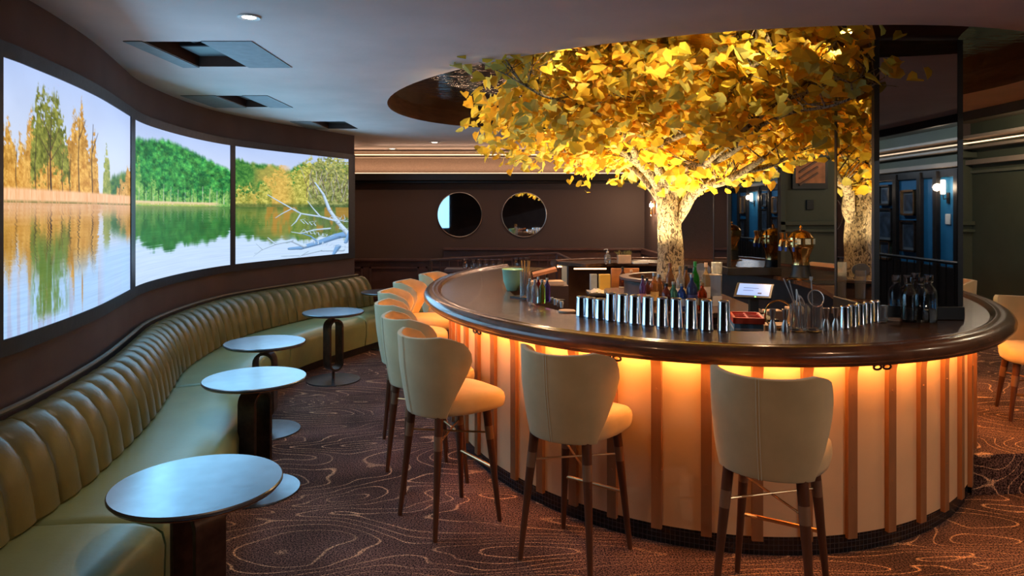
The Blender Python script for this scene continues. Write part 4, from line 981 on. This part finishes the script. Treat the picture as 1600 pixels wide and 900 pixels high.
for x, y, lab in ((1247, 518.5, 'left cut-glass mixing glass holding bar spoons'), (1272, 518.5, 'right cut-glass mixing glass holding a strainer')):
    p = at(x, y-1, CT); solid('mixing_glass', cutglass(.150, .046, .044), cutm, p, lab, 'glass', 'cut mixing glasses')
p1 = at(1247, 517.5, CT); p2 = at(1272, 517.5, CT)
def tool(name, mb, m, p, lab, cat, z=CT+.02): return solid(name, mb, m, p, lab, cat, None, 0, z)
tool('bar_spoon', MB().tube([(.01, 0, 0), (-.035, -.005, .16), (-.085, -.005, .275)], .0035, 6), M['steel'], p1, 'long steel bar spoon leaning left in the mixing glass', 'spoon')
tool('bar_spoon', MB().tube([(.015, .008, 0), (-.02, .004, .15), (-.050, .004, .265)], .0035, 6).lathe([(0, -.006), (.009, 0), (0, .006)], 8, c=(-.052, .004, .268)), M['steel'], p1, 'steel bar spoon with a round end beside the leaning one', 'spoon')
tool('tongs', MB().tube([(.018, -.01, 0), (.012, -.006, .12), (-.01, 0, .215)], .004, 6).tube([(.0, -.01, 0), (-.008, -.006, .12), (-.01, 0, .215)], .004, 6), M['steel'], p1, 'steel tongs standing in the left mixing glass', 'tongs')
def ring(c, r, tilt, rz=0, n=28): T = Matrix.Translation(c) @ Matrix.Rotation(rz, 4, 'Z') @ Matrix.Rotation(tilt, 4, 'X'); return [tuple(T @ Vector((r*math.cos(a), r*math.sin(a), 0))) for a in np.linspace(0, 2*PI, n+1)[:-1]]
def strainer(p, c, r, tilt, rz, hd, lab, z=CT+.02):
    t = thing('strainer', lab, 'strainer', (p[0], p[1], z)); MB().tube(ring(c, r, tilt, rz), .0035, 6, closed=True).build('rim', M['steel'], t)
    T = Matrix.Translation(c) @ Matrix.Rotation(rz, 4, 'Z') @ Matrix.Rotation(tilt, 4, 'X'); mb = MB()
    for k in range(-5, 6):
        h_ = math.sqrt(max(0, 1-(k/6)**2))*r
        mb.tube([tuple(T @ Vector((k/6*r, -h_, 0))), tuple(T @ Vector((k/6*r, 0, -r*.35*(1-(k/6)**2)))), tuple(T @ Vector((k/6*r, h_, 0)))], .0008, 4)
        mb.tube([tuple(T @ Vector((-h_, k/6*r, 0))), tuple(T @ Vector((0, k/6*r, -r*.35*(1-(k/6)**2)))), tuple(T @ Vector((h_, k/6*r, 0)))], .0008, 4)
    mb.build('mesh', M['steel'], t); MB().tube(hd, .004, 6).build('handle', M['steel'], t)
strainer(p2, (.005, -.01, .165), .047, math.radians(78), .15, [(.004, -.005, .118), (.004, 0, .01)], 'round fine-mesh strainer standing in the right mixing glass')
strainer(p1, (.028, .03, .15), .036, math.radians(60), .9, [(.015, .02, .118), (.008, .01, .01)], 'smaller strainer tilted in the left mixing glass')
tool('bar_spoon', MB().tube([(.0, .018, 0), (-.004, .012, .16), (-.012, .01, .275)], .003, 6).box(-.02, -.005, .006, .014, .265, .285), M['steel'], p2, 'upright steel bar spoon in the right mixing glass', 'spoon')
# gold hoop handle strainer on a stand inside the bar
p = at(1213, 503, Y=4.12)
# snifter, small cut glass, coaster stack, carafes
p = at(1376, 503, CT); solid('tumbler', cutglass(.10, .042, .036), cutm, p, 'small cut-glass tumbler at the right end of the tin row', 'glass')
p = at(1383, 496, CT); solid('snifter_glass', MB().lathe([(.034, 0), (.034, .003), (.005, .008), (.005, .030), (.030, .050), (.050, .085), (.053, .105), (.044, .145), (.035, .170), (.033, .170), (.042, .145), (.050, .105), (.047, .086), (.028, .054), (0, .040)], 28), M['glass'], (p.x+.02, p.y+.12), 'large balloon glass behind the cut tumbler', 'glass')
p = at(1398, 500, CT); 
for k in range(2): solid('coaster', MB().lathe([(.058, 0), (.060, .004), (.058, .009), (0, .009)], 28), M['palewood'], (p.x, p.y), ('lower' if k == 0 else 'upper')+' round wooden coaster beside the carafes', 'coaster', None, 0, CT+k*.0095)
def carafe(h=.275, r=.045): return MB().lathe([(r*.9, 0), (r, .006), (r, h*.60), (r*.85, h*.70), (r*.45, h*.78), (r*.42, h*.84), (r*.58, h*.86), (r*.58, h), (r*.48, h), (r*.36, h*.85), (r*.36, h*.78), (r*.80, h*.69), (r*.93, h*.60), (r*.93, .016), (0, .014)], 28)
for i, (x, y, lab) in enumerate(((1407, 499, 'clear glass carafe, leftmost of the two in front'), (1431, 500.5, 'clear glass carafe, right of the front two against the mirror'), (1404, 490, 'clear glass carafe standing behind the front pair'))):
    p = at(x, y, CT); solid('carafe', carafe(.27 if i < 2 else .285), M['glass'], (p.x, min(p.y, 4.20)), lab, 'carafe', 'glass carafes by the near column')
# left cluster
p = at(801, 454, CT)
solid('ice_bucket', MB().lathe([(.045, 0), (.052, .006), (.078, .08), (.088, .175), (.092, .180), (.088, .184), (.083, .176), (.072, .08), (.04, .02), (0, .02)], 32), M['mintc'], p, 'pale green metal ice bucket on the left of the counter', 'bucket')
p = at(835, 468, CT); ptr = p
solid('bar_mat', MB().box(-.22, .22, -.07, .07, 0, .012), M['black'], (p.x+.02, p.y+.01), 'black rubber bar mat under the small bottles', 'mat', None, math.radians(-44))
p = at(821, 468, CT); solid('mixing_glass', cutglass(.20, .042, .040), cutm, (p.x, p.y+.02), 'tall clear mixing glass holding straws behind the small bottles', 'glass', None, 0, CT+.0125)
mb = MB()
for k in range(7): a = k*.9; mb.tube([(.015*math.cos(a), .015*math.sin(a), .0), (.032*math.cos(a), .032*math.sin(a), .26)], .003, 5)
solid('straws', mb, glasslike('straw_orange', (.85, .45, .1), .3, .2), (p.x, p.y+.02), 'bundle of straws standing in the tall mixing glass', 'straws', None, 0, CT+.033)
def bottle(name, p, h, r, m, lab, z=CT, lc=None, cap='black', grp=None, shoulder=.62, lh=.26, neck=.3, lz=.18):
    t = thing(name, lab, 'bottle', (p[0], p[1], z), 0, grp)
    MB().lathe([(r*.9, 0), (r, .005), (r, h*shoulder), (r*.8, h*(shoulder+.08)), (r*neck+.002, h*(shoulder+.18)), (r*neck, h*.95), (0, h*.95)], 20).build('body', m, t, smooth=40)
    MB().lathe([(r*neck+.003, h*.90), (r*neck+.003, h), (0, h)], 14).build('cap', M[cap] if isinstance(cap, str) else cap, t)
    if lc: MB().lathe([(r+.0008, h*lz), (r+.0012, h*(lz+lh))], 20).build('label', mat('label_'+str(lc), lc, .55, noise=.12, nscale=60), t, recalc=False)
    return t
small = glasslike('amber_small', (.55, .25, .08)); clearl = glasslike('clear_liquid', (.85, .85, .8)); redg = glasslike('red_liquid', (.55, .03, .02)); dark_g = glasslike('dark_liquid', (.12, .03, .02), .08, .5)
purple = glasslike('purple_liquid', (.25, .12, .45))
GB = 'small dasher bottles on the black mat'
for i, (x, y, m, lab) in enumerate(((828, 472, clearl, 'leftmost small clear dasher bottle on the mat'), (836, 474, clearl, 'small clear dasher bottle, second on the mat'), (841, 469, redg, 'small red-filled dasher bottle at the back of the mat'), (847, 474, glasslike('olive_liquid', (.45, .5, .05)), 'small olive-green dasher bottle on the mat'), (855, 471, purple, 'rightmost small violet dasher bottle on the mat'))):
    p = at(x, y, CT+.012); bottle('dasher_bottle', p, .17, .024, m, lab, CT+.0125, cap='steel', grp=GB)
p = at(863, 462, 1.0)
solid('napkin_board', MB().box(-.10, .10, -.10, .10, -.012, .012, T=Matrix.Rotation(math.radians(-14), 4, 'Y')), M['boxwood'], (.27, 5.75), 'tilted orange wooden menu board behind the small bottles', 'board', None, 0, 1.245)
solid('cutting_board', MB().box(-.13, .13, -.07, .07, 0, .03), M['palewood'], (.28, 5.62), 'pale wooden board below the tilted one', 'board', None, .1, 1.155)
solid('garnish_stand', MB().box(-.15, .15, -.17, .17, 0, 1.153).box(-.02, .0, .08, .12, 1.153, 1.228), M['station'], (.30, 5.68), 'dark cabinet holding the wooden boards inside the bar', 'cabinet', None, 0, 0, 0)
for o_ in bpy.data.objects:
    pass
p = at(888, 487, CT); solid('bar_knife_block', MB().lathe([(.055, 0), (.058, .006), (.055, .012), (0, .012)], 24), M['palewood'], (p.x-.01, p.y-.01), 'small round pale wooden board left of the tins', 'board', None, 0, CT)
p = at(868, 474, CT); 
for i in range(4): q = at(862+i*5, 473+i*2.2, CT); solid('bottle_stopper', MB().lathe([(.010, 0), (.011, .02), (.014, .028), (.012, .045), (0, .046)], 12), M['whitep' if i % 2 else 'steel'], (q.x+.0, q.y-.04), ordn[i]+' small stopper from the left beside the mat', 'stopper', 'small stoppers')
# glasses on a side ledge beyond the rail
shelf = thing('service_ledge', 'dark narrow ledge carrying upturned glasses behind the left of the bar', 'shelf', (-.25, 9.35, 0))
MB().box(-.65, .58, -.16, .16, .93, .97).build('shelf_board', M['wains'], shelf, bevel=.005)
for x in (-.6, .54): MB().box(x-.03, x+.03, -.12, .12, 0, .93).build('leg', M['wains'], shelf)
gl = lambda h: MB().lathe([(.030, 0), (.034, .004), (.044, h*.5), (.040, h), (.037, h), (.041, h*.5), (.030, .010), (0, .009)], 20)
GG = 'stemless glasses lined up on the ledge'
for i, x in enumerate((727, 739, 748.5, 759, 769.5, 781)):
    Yg = 9.30; solid('stemless_glass', gl(.13), M['glass'], ((x-800)/F*Yg, Yg), 'stemless glass on the ledge, '+ordn[i]+' from the left', 'glass', GG, 0, .971)
for i, x in enumerate((806, 814, 823)):
    Yg = 9.30; solid('cocktail_glass', gl(.15), M['glass'], ((x-800)/F*Yg, Yg), 'taller glass at the right end of the ledge, '+ordn[i]+' from the left', 'glass', 'three taller glasses on the ledge', 0, .971)
# far counter items
p = at(953, 414, CT)
t = thing('soap_dispenser', 'clear hand sanitiser pump bottle on the far counter', 'bottle', (p.x, 8.75, CT))
MB().lathe([(.038, 0), (.042, .006), (.042, .09), (.030, .115), (.014, .125), (.014, .14), (0, .14)], 20).build('body', glasslike('gel', (.75, .8, .82), .1), t)
MB().lathe([(.016, .14), (.016, .155), (.006, .158), (.006, .185), (0, .185)], 12).tube([(0, 0, .182), (-.035, 0, .180), (-.045, 0, .172)], .005, 6).build('pump', M['whitep'], t)
t = thing('planter', 'small pale planter with dry sprigs on the far counter', 'planter', (at(975, 414, Y=8.75).x, 8.75, CT))
MB().box(-.085, .085, -.05, .05, 0, .11).build('box', M['palewood'], t, bevel=.008)
mb = MB(); r_ = random.Random(2)
for k in range(26): x, y = r_.uniform(-.08, .08), r_.uniform(-.04, .04); mb.tube([(x, y, .105), (x*1.2+r_.uniform(-.02, .02), y, .14), (x*1.3+r_.uniform(-.03, .03), y*1.2, r_.uniform(.14, .175))], [.003, .004, .002], 4)
mb.build('sprigs', mat('sprig', (.25, .22, .08), .8, noise=.2), t)
tag(MB().box(-.10, .10, -.06, .06, 0, .03).build('folded_cloth', M['cloth'], None, bevel=.01), 'folded white cloth at the right of the far counter', 'cloth').location = (at(1000, 414, Y=8.7).x, 8.7, CT)
# LED strip below the far counter + work shelf with boxes
led = tag(MB().box(-.20, .20, -.012, .012, 0, .012).build('led_strip', M['barled'], None), 'glowing strip light under the far counter edge', 'light'); q = at(925, 423, Y=8.35); led.location = (q.x, 8.55, 1.026)
ws = thing('work_shelf', 'brown back-bar shelf carrying boxes and two whiskey bottles', 'shelf', (.95, 6.62+.0, 0))
WX, WY = at(958, 466, Y=7.0).x, 7.0
ws.location = (WX, WY, 0); zs = at(958, 456, Y=6.95).z
MB().box(-.26, .26, -.14, .14, zs-.03, zs).build('shelf_board', M['steel'], ws, bevel=.004)
MB().box(-.25, .25, -.12, .14, 0, zs-.032).build('cabinet', M['station'], ws)
tag(MB().box(-.055, .055, -.04, .04, 0, .175).build('carton', M['yellow'], None, bevel=.003), 'mustard yellow carton on the brown shelf', 'box').location = (at(945, 455, Y=6.95).x, 6.97, zs)
tag(MB().box(-.035, .035, -.03, .03, 0, .17).build('tea_box', mat('teabox', (.35, .38, .42), .5, noise=.2), None, bevel=.003), 'small grey-blue box left of the mustard carton', 'box').location = (at(931, 455, Y=7.0).x-.02, 7.04, zs)
tag(MB().box(-.15, .14, -.015, .015, 0, .225).build('tray', M['boxwood'], None, bevel=.006), 'brown wooden tray propped behind the two whiskey bottles', 'tray').location = (at(980, 455, Y=7.0).x, 7.10, zs)
mb = MB(); r_ = random.Random(4)
mb = MB().lathe([(.0, .03), (.03, .028), (.06, .018), (.085, .008), (.09, 0), (0, 0)], 20)
for i, v in enumerate(mb.v): mb.v[i] = (v[0]*(1+.2*math.sin(i*1.7)), v[1]*(.8+.2*math.cos(i*2.3)), v[2]*(1+.4*math.sin(i*1.1)))
o = mb.build('bar_towel', M['cloth'], None); o.location = (WX-.17, 6.93, zs); tag(o, 'crumpled white bar towel on the left of the shelf', 'towel')
bottle('whiskey_bottle', (at(973, 455, Y=6.95).x, 6.95), .25, .036, dark_g, 'dark red-brown whiskey bottle with a square pale label', zs, lc=(.7, .62, .5), lh=.16, lz=.06)
bottle('whiskey_bottle', (at(986, 455, Y=6.95).x, 6.93), .225, .038, small, 'amber whiskey bottle with a yellow oval label', zs, lc=(.75, .55, .15), cap='palewood', lh=.3)
# bottles by the trunk
ZI = 1.0205
BL = [(1004, 5.20, .25, .026, purple, (.5, .2, .2), 'slim dark bottle with violet tint at the left end of the trunk bottles', 'black'),
      (1011, 5.28, .22, .026, dark_g, (.75, .72, .68), 'slim bottle with a white label left of the trunk', 'black'),
      (1041, 5.10, .20, .034, dark_g, (.02, .02, .03), 'short dark bottle with a round black label before the trunk', 'black'),
      (1047, 5.35, .33, .036, small, (.7, .5, .3), 'amber bottle with a dark stopper right before the trunk', 'leg'),
      (1052, 5.10, .21, .032, glasslike('teal_liquid', (.1, .4, .38)), (.72, .70, .68), 'teal bottle with a big white label', 'steel'),
      (1063, 5.30, .31, .034, clearl, (.55, .45, .4), 'clear bottle with a violet cap beside the trunk', 'piping'),
      (1065, 5.08, .20, .032, glasslike('blue_liquid', (.03, .12, .7)), (.62, .64, .72), 'deep blue bottle with a white label', 'steel'),
      (1072, 5.32, .31, .032, small, (.6, .5, .25), 'amber bottle behind the blue ones', 'black'),
      (1081, 5.08, .27, .040, glasslike('navy_liquid', (.02, .03, .10), .1, .3), (.05, .06, .18), 'large navy bottle with a round emblem at the front', 'steel'),
      (1086, 5.34, .34, .034, glasslike('green_liquid', (.03, .45, .04)), None, 'bright green glass bottle among the spirits', mat('greencap', (.02, .2, .04), .4, noise=.1)),
      (1097, 5.12, .20, .036, glasslike('red_orange', (.75, .10, .02)), (.7, .6, .4), 'bottle of red-orange liqueur with a cream label', 'brass'),
      (1103, 5.36, .33, .034, glasslike('pale_amber', (.7, .5, .25)), (.6, .5, .4), 'pale amber bottle with a wooden stopper', 'palewood'),
      (1030, 5.38, .24, .036, small, None, 'squat amber decanter left of the trunk foot', 'steel'),
      (1022, 5.30, .26, .034, glasslike('orange_liquid', (.8, .35, .1)), (.75, .5, .2), 'orange liqueur bottle on the left of the trunk foot', 'steel')]
for (x, Yb, h, r, m, lc, lab, cap) in BL:
    bottle('spirit_bottle', ((x-800)/F*Yb, Yb), h, r, m, lab, ZI, lc=lc, cap=cap, grp='spirit bottles in front of the tree trunk')
p = at(1110, 440, Y=5.45); tag(MB().box(-.06, .06, -.05, .05, 0, .235).tube([(-.065, -.055, .232), (.065, -.055, .232)], .004, 6).build('napkin_caddy', M['steel'], None, bevel=.006), 'tall brushed steel caddy right of the bottles', 'caddy').location = (p.x, 5.42, ZI)
for (x, Yb, h, lab) in ((1097, 5.75, .24, 'clear mixing pitcher on the island right of the trunk'), (1107, 5.9, .20, 'tall clear glass beside the pitcher'), (1120, 5.8, .30, 'tall clear tube glass at the right of the island')):
    solid('mixing_glass', cutglass(h, .045, .040), cutm, ((x-800)/F*Yb, Yb), lab, 'glass', None, 0, ZI)
tag(MB().lathe([(0, -.004), (.075, -.004), (.075, .004), (0, .004)], 28, T=Matrix.Rotation(PI/2, 4, 'X'), sy=.75).build('paddle', M['steel'], None), 'pale oval paddle leaning behind the pitcher', 'paddle').location = ((1084-800)/F*6.0, 6.0-.25, ZI+.24)
tag(MB().box(-.035, .035, -.003, .003, 0, .075).build('tent_card', M['cloth'], None), 'small white card standing on the island edge', 'card').location = ((1122-800)/F*5.3, 5.32, ZI)
# POS terminal
ter = thing('till_terminal', 'touchscreen till terminal with a glowing pale blue screen', 'till', (at(1178, 460, Y=4.78).x, 4.78, 0))
T = Matrix.Translation((0, 0, 1.20)) @ Matrix.Rotation(math.radians(-28), 4, 'Z') @ Matrix.Rotation(math.radians(28), 4, 'X')
MB().box(-.125, .125, -.09, .09, -.012, .006, T=T).build('housing', M['black'], ter, bevel=.006)
MB().box(-.105, .105, -.065, .075, .0062, .0075, T=T).build('touchscreen', mat('pos_screen', (.2, .3, .6), .3, emit=.45, ecol=(.25, .42, .9)), ter)
MB().box(-.07, .03, .02, .024, .0078, .0082, T=T).box(-.07, .0, -.01, -.006, .0078, .0082, T=T).box(.03, .055, -.045, -.03, .0078, .0082, T=T).build('screen_text', mat('pos_text', (.02, .04, .12), .3, noise=.02), ter)
MB().lathe([(.005, 0), (.004, .003), (0, .003)], 10, T=T @ Matrix.Translation((.02, -.08, .006))).build('led', mat('green_led', (.2, 1, .1), .4, emit=3, ecol=(.2, 1, .1)), ter)
MB().box(-.03, .03, -.01, .03, 1.02, 1.18).build('stand', M['black'], ter)
MB().box(-.13, .13, -.12, .12, .90, 1.02).build('cash_drawer', mat('drawer_grey', (.09, .075, .07), .45, noise=.1), ter, bevel=.005)
MB().box(-.22, .30, -.16, .16, 0, .898).build('cabinet', M['station'], ter)
# bottle crate inside the bar
cr_ = thing('crate', 'red and blue plastic glass crate behind the counter edge', 'crate', (at(1166, 500, Y=4.25).x, 4.25, .93))
rz_ = math.radians(-12); cr_.rotation_euler[2] = rz_
MB().box(-.085, .085, -.13, .13, 0, .15).build('body', M['bluec'], cr_, bevel=.005)
mb = MB()
for z in (.03, .07, .11):
    for x in (-.0855, .0835): mb.box(x, x+.002, -.12, .12, z, z+.012)
    mb.box(-.08, .08, -.1325, -.1305, z, z+.012)
mb.build('slats', M['whitep'], cr_)
mb = MB().box(-.09, .09, -.135, -.12, .15, .185).box(-.09, .09, .12, .135, .15, .185).box(-.09, -.075, -.135, .135, .15, .185).box(.075, .09, -.135, .135, .15, .185)
for k in range(3): mb.box(-.075, .075, -.08+k*.07, -.07+k*.07, .15, .18)
mb.box(-.006, .006, -.12, .12, .15, .18); mb.build('top_grid', M['redc'], cr_)
# under-counter bench ring inside the front of the bar
seg_ = []
ub = []
for i in range(61):
    d_ = 222+i*(300-222)/60; p, nn = bp(d_); wd = width(d_); ub.append((p, nn, wd))
mb = MB(); vs_ = []
for p, nn, wd in ub:
    for o_, z in ((-wd-.02-.0, 0), (-wd-.42, 0), (-wd-.42, .928), (-wd-.02, .928)): vs_.append((p[0]+nn[0]*o_, p[1]+nn[1]*o_, z))
n = len(ub); fs_ = [(i*4+j, (i+1)*4+j, (i+1)*4+(j+1) % 4, i*4+(j+1) % 4) for i in range(n-1) for j in range(4)]+[(0, 1, 2, 3), tuple((n-1)*4+j for j in (3, 2, 1, 0))]
tag(mb.add(vs_, fs_).build('work_station', M['station'], None, smooth=30), 'curved steel under-counter work bench inside the bar front', 'work bench')
# small things on the bench
tag(MB().box(-.09, .09, -.07, .07, 0, .11).build('garnish_box', M['palewood'], None, bevel=.006), 'pale box behind the mixing glasses', 'box').location = (at(1215, 500, Y=4.35).x, 4.38, .929)
hp = at(1213, 487, Y=4.28)
t = thing('hoop_strainer', 'gold hoop-handled strainer on the bench behind the jiggers', 'strainer', (hp.x, 4.24, .929))
MB().tube(ring((0, 0, .19), .085, PI/2), .0055, 8, closed=True).build('hoop', M['gold'], t)
MB().lathe([(.035, 0), (.035, .01), (.008, .015), (.008, .105), (0, .105)], 16).build('stand', M['gold'], t)
MB().box(-.05, .05, -.012, .012, .25, .29, T=Matrix.Rotation(.5, 4, 'Y')).build('clip', M['brass'], t, bevel=.004)
for (x, Yb, lab) in ((1187, 5.05, 'small box of papers beside the till'), (1222, 5.2, 'low pale carton behind the strainers')):
    tag(MB().box(-.06, .06, -.05, .05, 0, .13).build('carton', M['palewood'], None, bevel=.005), lab, 'box').location = ((x+20-800)/F*Yb, Yb, .9)
sup = tag(MB().box(-.16, .16, -.13, .13, 0, .898).build('side_cabinet', M['station'], None), 'brown cabinet carrying small cartons behind the strainers', 'cabinet'); sup.location = (2.08, 5.13, 0)
# shelf rim along the right-hand counter, orange lit wooden edge
# ------------------------------------------------------------------ beer towers
def beer_tower(x, y, rz, lab):
    t = thing('beer_tower', lab, 'beer tap', (x, y, CT), rz, 'brass beer towers'); t.scale = (1.25, 1.25, 1.18)
    MB().lathe([(.105, 0), (.105, .006), (.09, .012), (.078, .02), (.068, .07), (.066, .115), (.07, .12), (0, .12)], 32).build('base', M['black'], t)
    MB().lathe([(.108, 0), (.110, .008), (.092, .014)], 32).build('base_ring', M['gold'], t)
    MB().lathe([(.064, .12), (.062, .15), (.068, .20), (.086, .245), (.096, .265), (.096, .275), (.09, .28), (.10, .285), (.10, .345), (.094, .352), (.086, .362), (.070, .385), (.045, .402), (.022, .408), (.010, .414), (.010, .424), (.014, .430), (.008, .440), (0, .452)], 32).build('urn', M['gold'], t)
    mb = MB()
    for k in range(-2, 3):
        a = PI+k*.42; c, s = math.cos(a), math.sin(a)
        mb.tube([(.095*c, .095*s, .315), (.15*c, .15*s, .318), (.155*c, .155*s, .27)], .010, 8)
        mb.tube([(.14*c, .14*s, .318), (.15*c, .15*s, .385)], [.007, .010], 8)
    mb.build('faucet', M['gold'], t)
    mb = MB()
    for k in range(-2, 3):
        a = PI+k*.42; c, s = math.cos(a), math.sin(a); mb.tube([(.155*c, .155*s, .272), (.155*c, .155*s, .235)], .009, 8)
    mb.build('nozzle', mat('blue_nozzle', (.02, .06, .35), .4, noise=.05), t)
    for k in (-1.2, 0.3, 1.8):
        a = -PI/2+k*.5; c, s = math.cos(a), math.sin(a)
        MB().box(-.002, .002, -.022, .022, -.022, .022, T=Matrix.Translation((.101*c, .101*s, .315)) @ Matrix.Rotation(a, 4, 'Z')).build('badge', mat('badge', (.5, .55, .5), .4, noise=.3, nscale=60), t)
    return t
beer_tower(2.84, 6.80, .0, 'polished brass beer tower with taps, on the counter between the columns')
beer_tower(2.97, 4.97, .3, 'second brass beer tower hidden behind the near column, seen only reflected')
# drip trays near tower
tag(MB().box(-.22, .12, -.16, .16, 0, .012).build('drip_tray', M['black'], None, bevel=.003), 'low steel drip tray beside the brass beer tower', 'tray').location = (2.98, 6.42, CT)
